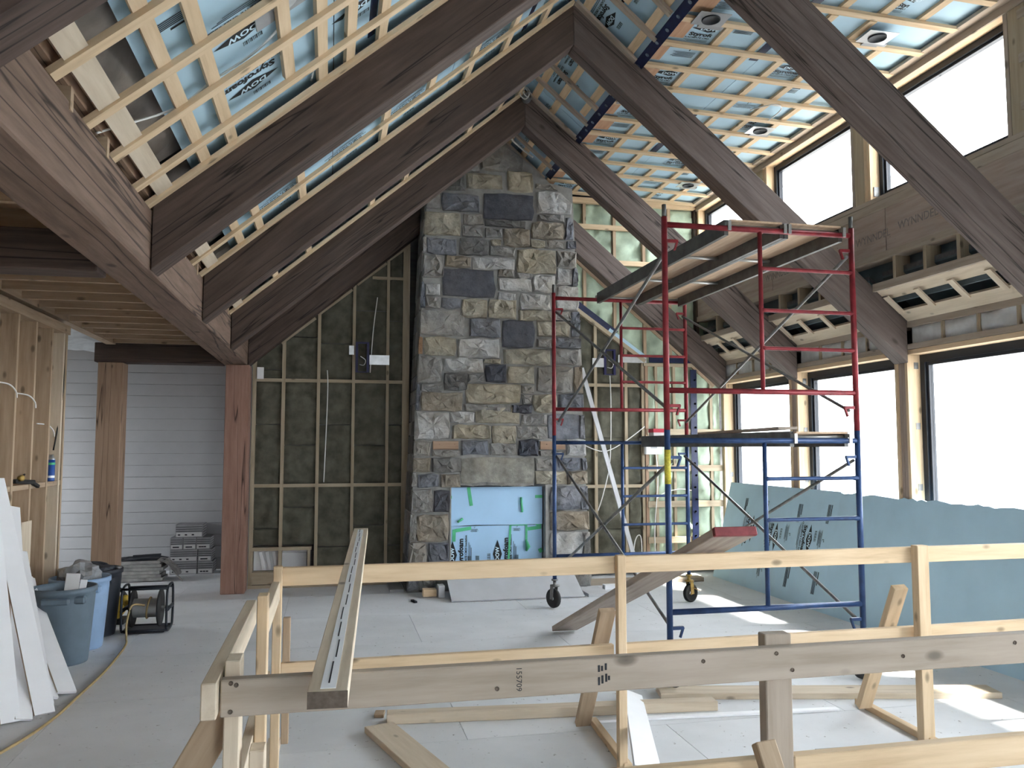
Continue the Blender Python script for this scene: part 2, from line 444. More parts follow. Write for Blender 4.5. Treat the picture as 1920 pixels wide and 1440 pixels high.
sh = sheet_at(-.4, 4.0)
print_on('logo', (-.42, 3.80, zl(-.42, FC)), DL, UL, sh); print_on('logo', (-.42, 4.34, zl(-.42, FC)), DL, UL, sh)
print_on('lines', (-.64, 3.40, zl(-.64, FC)), DL, UL, sh, .7); print_on('small', (-.05, 3.86, zl(-.05, FC)), DL, UL, sh)
# membrane and cavity at the foot of the slope
for k in range(5):
    ya, yb = TR[k + 1] + TH, TR[k] if k else 10.5
    bumpy('vapour_membrane', lambda u, v, ya=ya, yb=yb: (-1.3 + .62 * u, ya + (yb - ya) * v, zl(-1.3 + .62 * u, 5.72)), 12, 22, .05, 3.0, 'membrane', ceil_l, (SL, 0, -1), seed=k)
# second strap layer (runs along the ridge), then first layer down the slope in every bay
cross_x = [-.70, -.56, -.245, -.08, .07, .25, .37, .71, 1.05, 1.37, 1.70, 1.92]
for i, xx in enumerate(cross_x):
    for k in range(6):
        ya, yb = TR[k + 1] + TH - .06, (TR[k] if k else 10.4)
        if (i + k) % 4 == 1: yb -= .35
        if xx in (-.08, .07, .25) and k != 3: continue
        if xx in (.37,) and k == 3: continue
        plank('cross_strap', (xx, ya, zl(xx, NV + .043)), (xx, yb, zl(xx, NV + .043)), .064, .028, 'pine', ceil_l, (-SL, 0, 1))
rnd = random.Random(3)
for k in range(5):
    for yy in strap_ys(k):
        xa = -1.0 + rnd.uniform(-.03, .02)
        plank('furring_strap', (xa, yy, zl(xa, NV + .012)), (1.985, yy, zl(1.985, NV + .012)), .062, .026, 'pine', ceil_l, (-SL, 0, 1))
# framing piece at the foot of every bay, with short blocks behind it
for k in range(5):
    ya, yb = TR[k + 1] + TH, (TR[k] if k else 10.2)
    plank('edge_blocking', (-.92, ya, zl(-.92, 5.56)), (-.92, yb - .02, zl(-.92, 5.56)), .10, .075, 'pine_pale', ceil_l, (-SL, 0, 1))
    box('backing_board', -1.16, -1.13, ya, yb, 2.9, 3.3, 'timber', ceil_l)
    for q in range(3):
        yy = ya + .35 + q * .52
        box('short_block', -1.12, -.97, yy, yy + .035, 2.94, 3.03, 'stud', ceil_l)
# navy tape seams on the left slope
for xx, ya, yb in ((.245 - .05, 3.1, 4.72), (1.55, 5.0, 6.6)):
    plank('seam_tape', (xx, ya, zl(xx, FC - .004)), (xx, yb, zl(xx, FC - .004)), .05, .004, 'navy', ceil_l, (-SL, 0, 1))

# ---- right slope near the ridge
ceil_r = struct(slab_r('ceiling_right', 2.0, 2.56, -4.1, 10.7, 5.80, 5.92, 'osb_dark'))
ys = [10.6, 8.3, 5.86, 3.42, .98, -1.4]
for k in range(5):
    fs = slab_r('foam_sheet', 2.015, 2.60, ys[k + 1] + .003, ys[k] - .003, FC, FC + .06, 'blue_foam', ceil_r)
    for yy in [ys[k + 1] + .25 + .42 * q for q in range(5)]:
        if 3 < yy < ys[k] - .2:
            print_on(('logo', 'lines', 'small')[int(yy * 7) % 3], (2.30, yy, zr(2.30, FC)), (0, 1, 0), (1, 0, -SL), fs, .9)
for k in range(5):
    ya = TR[k + 1] + TH
    for q in range(5):
        yy = ya + .038 + q * ((TR[k] - ya - .076) / 4)
        plank('furring_strap', (2.01, yy, zr(2.01, NV + .012)), (2.56 + rnd.uniform(-.04, .02), yy, zr(2.57, NV + .012)), .062, .026, 'pine_grey', ceil_r, (SL, 0, 1))
    for i, xx in enumerate((2.10, 2.29, 2.50)):
        yb = (TR[k] if k else 10.4) - (.0 if (i + k) % 3 else .5)
        plank('cross_strap', (xx, ya - .05, zr(xx, NV + .043)), (xx, yb, zr(xx, NV + .043)), .075, .028, 'pine', ceil_r, (SL, 0, 1))
plank('seam_tape', (2.585, .9, zr(2.585, NV + .008)), (2.585, 9.7, zr(2.585, NV + .008)), .085, .006, 'navy', ceil_r, (SL, 0, 1))
for q in range(22):
    yy = 4.9 + q * .215
    if yy < 9.6: lathe('tape_disc', [(.0001, 0), (.018, 0), (.018, .004)], (2.585, yy, zr(2.585, NV + .008) - .004), 'ink_grey', ceil_r, 10, (-SL, 0, -1))

# ---- shed dormer ceiling
K = .032
def zs(x, o=0.): return 5.035 - K * (x - 2.55) + o
ceil_s = struct(prism_xz('ceiling_shed', [(2.5, 5.30), (5.85, 5.16), (5.85, 5.28), (2.5, 5.42)], -4.1, 10.7, 'osb_dark', None, -.03))  # overhang carried out past the glass to block clerestory sun
cols = [(2.62, 3.60), (3.605, 4.86)]
for ci, (xa, xb) in enumerate(cols):
    y = 10.4 + (0 if ci else -.9); ys = [10.4]
    while y > 0: y -= 2.44; ys.append(y)
    for k in range(len(ys) - 1):
        fs = prism_xz('foam_sheet', [(xa, zs(xa, .055)), (xb, zs(xb, .055)), (xb, zs(xb, .115)), (xa, zs(xa, .115))], ys[k + 1] + .003, ys[k] - .003, 'blue_foam', ceil_s, -.03)
        n = 0
        for yy in [10.06 - .405 * q for q in range(17)]:
            if not ys[k + 1] + .12 < yy < ys[k] - .1 or yy < 3.2: continue
            n += 1
            if ci == 0:
                print_on('logo' if n % 2 else 'small', (2.97, yy, zs(2.97, .055)), DR, UR, fs, .95)
                if n % 3 == 0: print_on('lines', (3.27, yy - .05, zs(3.27, .055)), DR, UR, fs, .6)
            else:
                print_on(('lines', 'logo', 'small')[n % 3], (4.29 if n % 2 else 3.95, yy, zs(4.2, .055)), DR, UR, fs, .85)
for k in range(17):
    yy = 10.28 - k * .405
    plank('furring_strap', (2.62, yy, zs(2.62, .012)), (4.80 + rnd.uniform(-.03, .03), yy, zs(4.8, .012)), .064, .026, 'pine', ceil_s)
for i, xx in enumerate((3.10, 3.44, 3.78, 4.12, 4.46)):
    for k in range(5):
        yb = 10.35 - k * 1.62; ya = yb - 1.60
        if (i + k) % 4 == 2: ya += .4
        plank('cross_strap', (xx, ya, zs(xx, .041)), (xx, yb, zs(xx, .041)), .064, .026, 'pine', ceil_s)
for k in range(16):                          # plywood strips beside the tape
    yy = 10.25 - k * .405
    box('plywood_filler', 2.63, 2.76 + .04 * (k % 3), yy - .36, yy - .04, zs(2.7, .030), zs(2.7, .050), 'ply', ceil_s)
for yy in (5.2, 6.05, 7.6, 8.4):
    plank('seam_tape', (3.56, yy, zs(3.56, .052)), (3.56, yy + .34, zs(3.56, .052)), .08, .004, 'navy', ceil_s)
# boards along the clerestory side
box('added_white_soffit', 5.12, 5.84, -4.1, 10.6, 5.12, 5.14, 'white', ceil_s)  # added white so the sun-blocking overhang burns out against the sky
plank('edge_board', (4.82, 2.9, zs(4.8, .02)), (4.82, 10.35, zs(4.8, .02)), .10, .03, 'pine_grey', ceil_s)

# ---- clerestory wall
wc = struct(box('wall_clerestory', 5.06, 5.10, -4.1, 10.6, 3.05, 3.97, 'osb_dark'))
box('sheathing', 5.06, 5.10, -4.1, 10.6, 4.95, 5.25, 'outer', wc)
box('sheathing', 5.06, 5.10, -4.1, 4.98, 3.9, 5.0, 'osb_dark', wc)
box('top_plate', 4.87, 5.05, 2.5, 10.42, 4.925, 4.965, 'pine_grey', wc)
box('header_board', 4.855, 4.87, 2.5, 10.4, 4.905, 4.985, 'pine_grey', wc)
box('window_header', 4.87, 5.05, 2.5, 10.4, 4.905, 4.925, 'pine', wc)
box('sill_plate', 4.86, 5.06, 2.5, 10.4, 3.92, 3.962, 'pine_grey', wc)
box('sill_apron', 4.855, 4.87, 2.5, 10.4, 3.83, 3.915, 'pine_grey', wc)
for k in range(4):
    box('plywood_header', 4.86, 4.885, 10.36 - (k + 1) * 1.96, 10.35 - k * 1.96, 3.44, 3.83, 'ply_grey', wc)
for yy_, zz_ in ((6.62, 3.60), (6.02, 3.62), (5.55, 3.63), (8.3, 3.60), (9.6, 3.6)):
    vs_, fs_ = text_mesh('WYNNDEL', .10, .002)
    Mx_ = Matrix(((0, 0, -1), (-1, 0, 0), (0, 1, 0))).to_4x4(); Mx_.translation = (4.8585, yy_, zz_)
    mesh_obj('printed_lettering', vs_, fs_, 'ink_faint', wc, Mx_)
box('lower_plate', 4.85, 5.0, 2.5, 10.4, 3.375, 3.44, 'pine_grey', wc)
box('dark_backing', 5.03, 5.06, 2.5, 10.4, 3.0, 3.42, 'dark_membrane', wc)
for k in range(21):
    yy = 10.2 - k * .385
    if any(abs(yy - (t_ + .09)) < .14 for t_ in TW): continue
    box('cripple_stud', 4.87, 5.02, yy - .019, yy + .019, 3.10, 3.375, 'stud_dim', wc)
wn = 0
for k in range(5):
    yf = TW[k] + .015 if k else 10.30; yn = TW[k + 1] + .295
    # posts between the windows
    if k < 3:
        box('jack_stud', 4.87, 5.05, yn - .038, yn, 3.96, 4.91, 'pine_grey', wc)
        box('post_stud', 4.868, 5.05, TW[k + 1] + .10, yn - .045, 3.96, 4.91, 'stud_dim', wc)
        box('jack_stud', 4.87, 5.05, TW[k + 1] + .02, TW[k + 1] + .06, 3.96, 4.91, 'pine', wc)
    if k == 0:
        box('jack_stud', 4.87, 5.05, 10.30, 10.34, 3.96, 4.91, 'pine', wc); box('post_stud', 4.87, 5.05, 10.36, 10.42, 3.96, 4.91, 'stud_dim', wc)
    if k > 2: continue
    wn += 1
    w = bpy.data.objects.new('window_%d' % wn, None); C.objects.link(w); w.location = (5.0, (yn + yf) / 2, 3.96); ORG[w.name] = w.matrix_basis.copy(); Matrix
    ORG[w.name] = Matrix.Translation(w.location); struct(w)
    for a, b, c, d in ((yn, yf, 3.965, 4.015), (yn, yf, 4.85, 4.905), (yn, yn + .05, 4.015, 4.85), (yf - .05, yf, 4.015, 4.85)):
        box('frame_bar', 4.965, 5.045, a, b, c, d, 'black', w)
    for a, b, c, d in ((yn + .05, yf - .05, 4.015, 4.04), (yn + .05, yf - .05, 4.825, 4.85), (yf - .075, yf - .05, 4.04, 4.825), (yn + .05, yn + .075, 4.04, 4.825)):
        box('sash_bar', 4.985, 5.03, a, b, c, d, 'black', w)
    box('pane', 5.005, 5.011, yn + .075, yf - .075, 4.04, 4.825, 'glass', w)
    box('joist_hanger', 4.90, 4.955, yf - .006, yf + .002, 4.0, 4.09, 'steel', wc)
# solid wall nearer than the last clerestory window: spray foam between studs and straps
bumpy('spray_foam', lambda u, v: (5.0, 2.6 + 2.35 * u, 3.97 + .94 * v), 30, 14, .05, 5, 'sfoam', wc, (-1, 0, 0), seed=4)
for yy in (4.98, 4.80, 4.42, 4.02, 3.6): box('stud', 4.88, 5.02, yy - .019, yy + .019, 3.96, 4.91, 'pine_grey', wc)
for zz in (4.15, 4.50, 4.83): plank('furring_strap', (4.862, 2.6, zz), (4.862, 4.90, zz), .064, .02, 'pine_grey', wc, (1, 0, 0))

# ---- right (window) wall
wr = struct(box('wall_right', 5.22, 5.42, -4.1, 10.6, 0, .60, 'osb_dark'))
struct(prism_xz('ceiling_eave', [(5.02, 3.72), (6.21, 2.715), (6.21, 2.83), (5.02, 3.90)], -4.3, 10.9, 'outer', None, -ANG))
box('sheathing', 5.40, 5.44, -4.1, 10.6, 2.53, 3.3, 'osb_dark', wr)
for k in range(6):
    ya, yb = TW[k + 1] + TH, TW[k]
    if k == 0: yb = 10.38
    ym = yb - .02
    # sloped soffit panel
    P = lambda x, c=5.54: (x, zr(x, c))
    if k < 3:
        plank('soffit_board', (4.895, ya + .01, zr(4.895, 5.55)), (4.895, yb - .01, zr(4.895, 5.55)), .115, .03, 'pine_pale', wr, (SL, 0, 1))
        box('soffit_edge', 4.835, 4.868, ya + .01, yb - .01, 3.095, 3.165, 'pine_grey', wr)
        plank('soffit_board', (5.155, ya + .01, zr(5.155, 5.55)), (5.155, yb - .01, zr(5.155, 5.55)), .15, .03, 'pine_pale', wr, (SL, 0, 1))
        plank('soffit_rail', (5.0, ya + .01, zr(5.0, 5.60)), (5.0, yb - .01, zr(5.0, 5.60)), .05, .03, 'pine_pale', wr, (SL, 0, 1))
        for q in range(5):
            yy = yb - .06 - q * .40
            if yy < ya + .05: break
            plank('soffit_strap', (4.93, yy, zr(4.93, 5.522)), (5.10, yy, zr(5.10, 5.522)), .062, .018, 'pine_pale', wr, (SL, 0, 1))
        slab_r('soffit_backing', 4.95, 5.35, ya, yb, 5.74, 5.78, 'osb_dark', wr)
        slab_r('soffit_insulation', 4.95, 5.35, ya, yb, 5.72, 5.74, 'dark_membrane', wr)
        box('wall_plate', 5.19, 5.38, ya, yb, 2.78, 2.835, 'pine_grey', wr)
        for q in range(4):
            a = ya + .02 + q * (yb - ya - .04) / 4; b = ya + .02 + (q + 1) * (yb - ya - .04) / 4
            bumpy('poly_batt', lambda u, v, a=a, b=b: (5.225, a + (b - a) * u, 2.625 + .155 * v), 10, 5, .025, 7, 'poly', wr, (-1, 0, 0), seed=k * 4 + q)
            box('cripple_stud', 5.20, 5.34, b - .01, b + .012, 2.62, 2.78, 'stud_dim', wr) if q < 3 else None
    box('header_board', 5.19, 5.40, ya - .1, yb + .02, 2.575, 2.625, 'pine_grey', wr)
    box('header_board', 5.20, 5.40, ya - .05, yb + .02, 2.53, 2.572, 'pine', wr)
    # window with black frame
    yf = yb + .03 if k else 10.31; yn = ya + .02
    wn += 1
    w = bpy.data.objects.new('window_%d' % wn, None); C.objects.link(w); w.location = (5.37, (yn + yf) / 2, .6); ORG[w.name] = Matrix.Translation(w.location); struct(w)
    for a, b, c, d in ((yn, yf, .60, .66), (yn, yf, 2.46, 2.53), (yn, yn + .06, .66, 2.46), (yf - .06, yf, .66, 2.46)):
        box('frame_bar', 5.335, 5.42, a, b, c, d, 'black', w)
    for a, b, c, d in ((yn + .06, yf - .06, .66, .69), (yn + .06, yf - .06, 2.43, 2.46), (yf - .09, yf - .06, .69, 2.43), (yn + .06, yn + .09, .69, 2.43)):
        box('sash_bar', 5.355, 5.405, a, b, c, d, 'black', w)
    box('pane', 5.378, 5.384, yn + .09, yf - .09, .69, 2.43, 'glass', w)
    # jambs and the post at the truss
    box('jamb_board', 5.20, 5.335, yf, yf + .035, .60, 2.53, 'pine', wr)
    box('jamb_board', 5.20, 5.335, yn - .035, yn, .60, 2.53, 'pine', wr)
    if k:
        box('post_stud', 5.205, 5.40, yf + .04, yf + .085, .0, 2.53, 'ply_grey', wr)
        box('post_stud', 5.215, 5.40, yf + .10, yf + .14, .0, 2.53, 'ply_grey', wr)
        box('seam_tape', 5.225, 5.23, yf + .085, yf + .10, .0, 2.5, 'navy', wr)
    else: box('post_stud', 5.205, 5.40, 10.35, 10.40, .0, 2.53, 'stud_dim', wr)
    for zz in (1.28, 1.84, 2.40): box('clip_plate', 5.27, 5.315, yf - .004, yf + .001, zz, zz + .06, 'steel', wr)
box('wall_section', 5.22, 5.42, -4.1, -.72, .60, 2.55, 'outer', wr)
box('tape_patch', 5.195, 5.20, 7.42, 7.47, 2.58, 2.82, 'navy', wr)
s_ = box('window_sticker', 5.372, 5.376, 6.93, 7.05, 2.16, 2.27, 'can_blue', wr)

# ---- back wall
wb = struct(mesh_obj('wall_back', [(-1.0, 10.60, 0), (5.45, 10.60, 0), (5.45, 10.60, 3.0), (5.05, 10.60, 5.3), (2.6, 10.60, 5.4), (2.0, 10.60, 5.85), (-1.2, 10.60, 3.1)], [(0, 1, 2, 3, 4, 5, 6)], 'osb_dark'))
def low(x): return zl(x, 5.145) if x < 2 else zr(x, 5.145)
sx = [-.907, -.567, -.152, .27, .687, .914]; sw = [.045, .04, .038, .036, .036, .085]
blocks = [0.03, 1.213, 2.49]
for i, x in enumerate(sx):
    box('stud', x - sw[i] / 2, x + sw[i] / 2, 10.40, 10.54, .04, min(low(x) + .25, 4.9), 'stud_dim', wb)
for i in range(5):
    xa = sx[i] + sw[i] / 2; xb = sx[i + 1] - sw[i + 1] / 2
    for zb in blocks[1:]:
        if zb < low(xa) + .1: box('blocking', xa, xb, 10.40, 10.50, zb - .02, zb + .02, 'stud_dim', wb)
    if i == 4: box('blocking', xa, xb, 10.40, 10.50, 3.785, 3.82, 'stud_dim', wb)
    if i == 3: box('blocking', xa + .2, xb, 10.40, 10.50, 3.785, 3.82, 'stud_dim', wb)
    lv = [.04, 1.193, 1.233, 2.47, 2.51, 99]
    for j in range(3):
        za, zb = lv[2 * j], lv[2 * j + 1]
        if j == 0 and i in (0, 1):
            za = .50
        mid = (za + min(zb, low((xa + xb) / 2) + .2)) / 2 + (.1 if (i + j) % 2 else -.15)
        for a, b in ((za, mid - .004), (mid + .004, zb)):
            fn = lambda u, v, a=a, b=b, xa=xa, xb=xb: (xa + (xb - xa) * u, 10.445, a + (min(b, low(xa + (xb - xa) * u) + .18) - a) * v)
            if min(b, low(xa) + .18) - a < .08 and min(b, low(xb) + .18) - a < .08: continue
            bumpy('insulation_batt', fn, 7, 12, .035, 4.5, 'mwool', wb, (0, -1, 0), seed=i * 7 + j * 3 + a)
box('sole_plate', -.93, .86, 10.38, 10.54, 0, .04, 'stud_dim', wb)
# sloped plate under the last rafter
for a, b in ((-.60, -.2), (-.17, .24), (.30, .66), (.70, .95)):
    plank('sloped_plate', (a, 10.41, low(a) - .005), (b, 10.41, low(b) - .02), .03, .03, 'stud_dim', wb)
# low opening by the floor with white offcuts
box('hatch_frame', -.89, -.20, 10.39, 10.52, .44, .48, 'stud_dim', wb); box('hatch_frame', -.245, -.215, 10.39, 10.52, .20, .44, 'stud_dim', wb)
box('hatch_frame', -.89, -.18, 10.37, 10.52, .05, .19, 'stud_dim', wb)
box('hatch_back', -.88, -.25, 10.555, 10.57, .19, .44, 'white', wb)
for q in range(4): plank('white_slat', (-.76 + q * .075, 10.53, .20), (-.80 + q * .075, 10.50, .42), .035, .014, 'white', wb, (0, -1, 0))
box('white_slat', -.56, -.26, 10.50, 10.52, .19, .40, 'cement', wb)
# right part: mineral wool low, spray foam above a diagonal plate
def dg(x): return 3.495 - (x - 3.148) * .704
rx = [3.16, 3.413, 3.835, 4.075]
for x in rx[1:]: box('stud', x - .02, x + .02, 10.40, 10.54, .04, dg(x), 'stud_dim', wb)
box('stud', 4.10, 4.14, 10.385, 10.54, .04, 2.80, 'timber_tan', wb)
for i in range(3):
    xa, xb = rx[i] + .02 * (i > 0), rx[i + 1] - .02
    if i == 0: xa = 2.95
    for zb in (1.164, 2.495): box('blocking', xa, xb, 10.40, 10.50, zb - .02, zb + .02, 'stud_dim', wb)
    for a, b in ((.04, .60), (.605, 1.144), (1.184, 1.80), (1.805, 2.475), (2.515, 9)):
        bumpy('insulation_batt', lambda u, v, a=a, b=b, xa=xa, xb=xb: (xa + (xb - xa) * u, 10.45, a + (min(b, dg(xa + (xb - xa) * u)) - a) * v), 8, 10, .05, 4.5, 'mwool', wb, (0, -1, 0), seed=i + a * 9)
plank('diagonal_plate', (2.98, 10.42, dg(2.98)), (4.10, 10.42, dg(4.10)), .10, .05, 'stud_dim', wb)
plank('seam_tape', (2.98, 10.39, dg(2.98) + .075), (3.70, 10.39, dg(3.70) + .075), .01, .09, 'navy', wb)
plank('foam_strip', (3.60, 10.40, dg(3.60) + .06), (4.10, 10.40, dg(4.10) + .06), .03, .05, 'blue_foam', wb)
box('horizontal_plate', 4.08, 5.2, 10.38, 10.52, 2.76, 2.80, 'stud_dim', wb)
box('seam_tape', 4.16, 4.80, 10.375, 10.385, 2.81, 2.88, 'navy', wb)
box('metal_plate', 3.72, 4.12, 10.375, 10.385, 2.80, 2.90, 'silver', wb)
gx = [4.14, 4.263, 4.52, 4.82, 5.056, 5.2]
gz = [.04, .451, .922, 1.395, 1.879, 2.76]
for i in range(5):
    xa, xb = gx[i], gx[i + 1]
    if 0 < i: box('stud', xa - .018, xa + .018, 10.40, 10.52, .04, 2.76, 'stud_dim', wb)
    for j in range(5):
        bumpy('spray_foam', lambda u, v, j=j, xa=xa, xb=xb: (xa + (xb - xa) * u, 10.45, gz[j] + (gz[j + 1] - gz[j]) * v), 6, 8, .06, 6, 'sfoam', wb, (0, -1, 0), seed=i * 5 + j)
for zb in gz[1:5]: box('blocking', 4.12, 5.19, 10.37, 10.41, zb - .04, zb + .04, 'stud_dim', wb)
box('seam_tape', 4.74, 4.83, 10.36, 10.37, .35, 2.72, 'navy', wb)
for q in range(14): lathe('tape_disc', [(.0001, 0), (.016, 0), (.016, .004)], (4.785 + .018 * (q % 2), 10.36, .5 + q * .16), 'ink_grey', wb, 10, (0, -1, 0))
ux = [2.9, 3.273, 3.693, 4.112, 4.48, 4.86]
uz = [2.0, 4.139, 4.611, 4.95]
for i in range(5):
    xa, xb = ux[i], ux[i + 1]
    if i: box('stud', xa - .02, xa + .02, 10.40, 10.54, dg(xa) + .05 if xa < 4.1 else 2.8, 4.95, 'stud', wb)
    for j in range(3):
        f0 = lambda x: max(dg(x) if x < 4.1 else 2.80, 0)
        bumpy('spray_foam', lambda u, v, j=j, xa=xa, xb=xb: (xa + (xb - xa) * u, 10.46, (f0(xa + (xb - xa) * u) if j == 0 else uz[j]) + (uz[j + 1] - (f0(xa + (xb - xa) * u) if j == 0 else uz[j])) * v), 8, 14 if j == 0 else 7, .07, 5, 'sfoam', wb, (0, -1, 0), seed=30 + i * 3 + j)
bumpy('spray_foam', lambda u, v: (4.86 + .34 * u, 10.46, 2.8 + .6 * v), 8, 10, .05, 5, 'sfoam', wb, (0, -1, 0), seed=77)
plank('sloped_plate', (2.98, 10.40, low(2.98) - .02), (5.1, 10.40, low(5.1) - .02), .03, .04, 'stud', wb)
box('furring_strap', 2.92, 4.2, 10.36, 10.40, 4.58, 4.645, 'pine', wb)
box('furring_strap', 3.66, 4.4, 10.36, 10.40, 4.105, 4.17, 'pine', wb)
box('top_plate', 2.9, 4.87, 10.35, 10.42, 4.93, 5.0, 'pine', wb)
box('post_stud', 4.84, 4.88, 10.36, 10.5, 3.0, 4.95, 'timber', wb)

# ---- alcove on the left
wa = struct(box('wall_alcove', -5.3, -.85, 12.142, 12.2, 0, 3.1, 'mortar'))
for q in range(19):
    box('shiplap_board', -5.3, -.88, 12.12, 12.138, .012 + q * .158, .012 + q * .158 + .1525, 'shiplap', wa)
struct(box('wall_return', -.99, -.91, 10.45, 12.13, 0, 3.05, 'shiplap'))
struct(box('baseboard_alcove', -5.3, -1.0, 12.10, 12.12, 0, .01, 'shiplap'))
ca = struct(box('ceiling_alcove', -5.3, -.98, -4.1, 12.2, 3.03, 3.10, 'timber_tan'))
yj = 10.0
while yj > 3.2:
    if not any(t_ - .05 < yj < t_ + TH + .05 for t_ in (4.75, 2.88)):
        box('ceiling_joist', -2.40, -1.22, yj - .022, yj + .022, 2.85, 3.03, 'stud', ca)
    yj -= .406
box('bearing_beam', -2.50, -2.40, 3.0, 10.1, 2.84, 3.03, 'stud', ca)
bumpy('poly_batt', lambda u, v: (-4.6 + 2.1 * u, 8.5 + 3.4 * v, 2.99), 14, 18, .10, 3, 'poly', ca, (0, 0, -1), seed=9)
# ---- left stud wall
wl = struct(box('wall_left', -2.58, -2.55, 2.0, 8.37, 0, 2.84, 'stud'))
yy = 8.35
first = True
while yy > 3.0:
    box('stud', -2.54, -2.40, yy - .038, yy, .04, 2.72, 'stud', wl)
    if first: box('stud', -2.54, -2.40, yy - .12, yy - .082, .04, 2.72, 'pine_pale', wl)
    elif int(yy * 10) % 3: box('backing_stud', -2.545, -2.50, yy - .16, yy - .12, .04, 2.72, 'pine_pale', wl)
    first = False
    yb = yy; yy -= .406
    box('blocking', -2.54, -2.405, yy, yb - .04, 1.335, 1.375, 'stud', wl)
box('top_plate', -2.56, -2.385, 2.0, 8.37, 2.72, 2.80, 'stud', wl); box('sole_plate', -2.56, -2.39, 2.0, 8.37, 0, .04, 'stud', wl)
# ---- unseen house walls closing off the sky, openings sized to set fill light
wo = struct(box('wall_outer', -5.4, -5.3, -4.1, 10.4, -.1, 3.1, 'outer'))
box('wall_section', -5.4, -5.3, 11.5, 12.2, -.1, 3.1, 'outer', wo); box('wall_section', -5.4, -5.3, 10.4, 11.5, 2.3, 3.1, 'outer', wo); box('wall_section', -5.4, -5.3, 10.4, 11.5, -.1, .9, 'outer', wo)
wf = struct(box('wall_front', -5.4, 1.4, -4.2, -4.1, -.1, 6, 'outer'))
box('wall_section', 2.8, 5.45, -4.2, -4.1, -.1, 6, 'outer', wf); box('wall_section', 1.4, 2.8, -4.2, -4.1, 4.0, 6, 'outer', wf); box('wall_section', 1.4, 2.8, -4.2, -4.1, -.1, 1.2, 'outer', wf)
# ================================================================ TIMBER FRAME
nth = ['by the back wall', 'second from the back wall', 'third from the back wall', 'fourth from the back wall', 'nearest, at the top left corner']
lb_l = ['dark timber rafter against the back wall, left of the chimney', 'dark timber rafter rising left to the ridge, in front of the stone chimney',
        'dark timber rafter on the left whose peak meets the top edge of the picture', 'nearest long dark timber rafter crossing the upper left ceiling', 'dark timber rafter cut off by the top left corner']
lb_r = ['dark timber rafter against the back wall, right of the chimney', 'dark timber rafter descending right behind the red scaffold, from the lower peak',
        'dark knotted timber rafter descending right to the window post, behind the scaffold top', 'nearest dark timber rafter crossing the clerestory window at the top right']
LO, UPC = 5.145, 5.555
for k in range(5):
    y0 = TR[k]; y1 = y0 + (TH if k else .18)
    o = prism_xz('timber_rafter', [(-.97, zl(-.97, LO)), (1.999, zl(1.999, LO)), (1.999, zl(1.999, UPC)), (-.97, zl(-.97, UPC))], y0, y1, 'timber', None, ANG, .006)
    tag(o, lb_l[k], 'rafter', 'timber rafters')
    if k < 4:
        o = prism_xz('timber_rafter', [(2.001, zr(2.001, LO)), (5.19, zr(5.19, LO)), (5.19, zr(5.19, UPC)), (2.001, zr(2.001, UPC))], y0, y1, 'timber_glare', None, -ANG, .006)
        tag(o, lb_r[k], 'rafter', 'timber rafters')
tag(box('plate_beam', -1.235, -.975, 1.0, 10.34, 2.64, 2.975, 'timber_light', None, .008), 'long dark timber beam carrying the feet of the left rafters', 'beam')
tag(box('cross_beam', -2.39, -1.24, 4.75, 4.95, 2.62, 2.84, 'timber', None, .006), 'dark timber cross beam at the left edge under the joists', 'beam')
tag(box('lintel_beam', -2.62, -1.24, 10.08, 10.33, 2.64, 2.86, 'timber', None, .006), 'dark timber lintel over the alcove opening', 'beam')
tag(box('timber_post', -1.20, -.935, 10.06, 10.33, 0, 2.637, 'timber_red', None, .006), 'raw reddish timber post beside the insulated back wall', 'post')
tag(box('timber_post', -2.575, -2.315, 10.07, 10.33, 0, 2.637, 'timber_tan', None, .006), 'raw tan timber post behind the grey bins', 'post')

# ================================================================ STONE CHIMNEY
chim = thing('stone_chimney', 'tall tapered stone fireplace chimney of grey and tan blocks', 'chimney', (2.0, 10.0, 0))
def cl(z): return .886 + .0405 * z
def cr(z): return 3.125 - .0425 * z
YF = 9.735
core = [(cl(0), 0), (1.39, 0), (1.39, 1.225), (2.56, 1.225), (2.56, 0), (cr(0), 0), (cr(4.9), 4.9), (2.60, 4.98), (2.0, 5.5), (1.12, 4.80)]
def core_part(poly): return prism_xz('mortar_core', poly, YF, 10.38, 'mortar', chim)
core_part([(cl(0) + .012, 0), (1.39, 0), (1.39, 1.225), (cl(1.225) + .012, 1.225)])
core_part([(2.57, 0), (cr(0) - .012, 0), (cr(1.225) - .012, 1.225), (2.57, 1.225)])
core_part([(cl(1.226) + .012, 1.226), (cr(1.226) - .012, 1.226), (cr(4.9) - .012, 4.9), (2.62, 4.95), (2.0, 5.47), (cl(4.6) + .012, 4.6)])
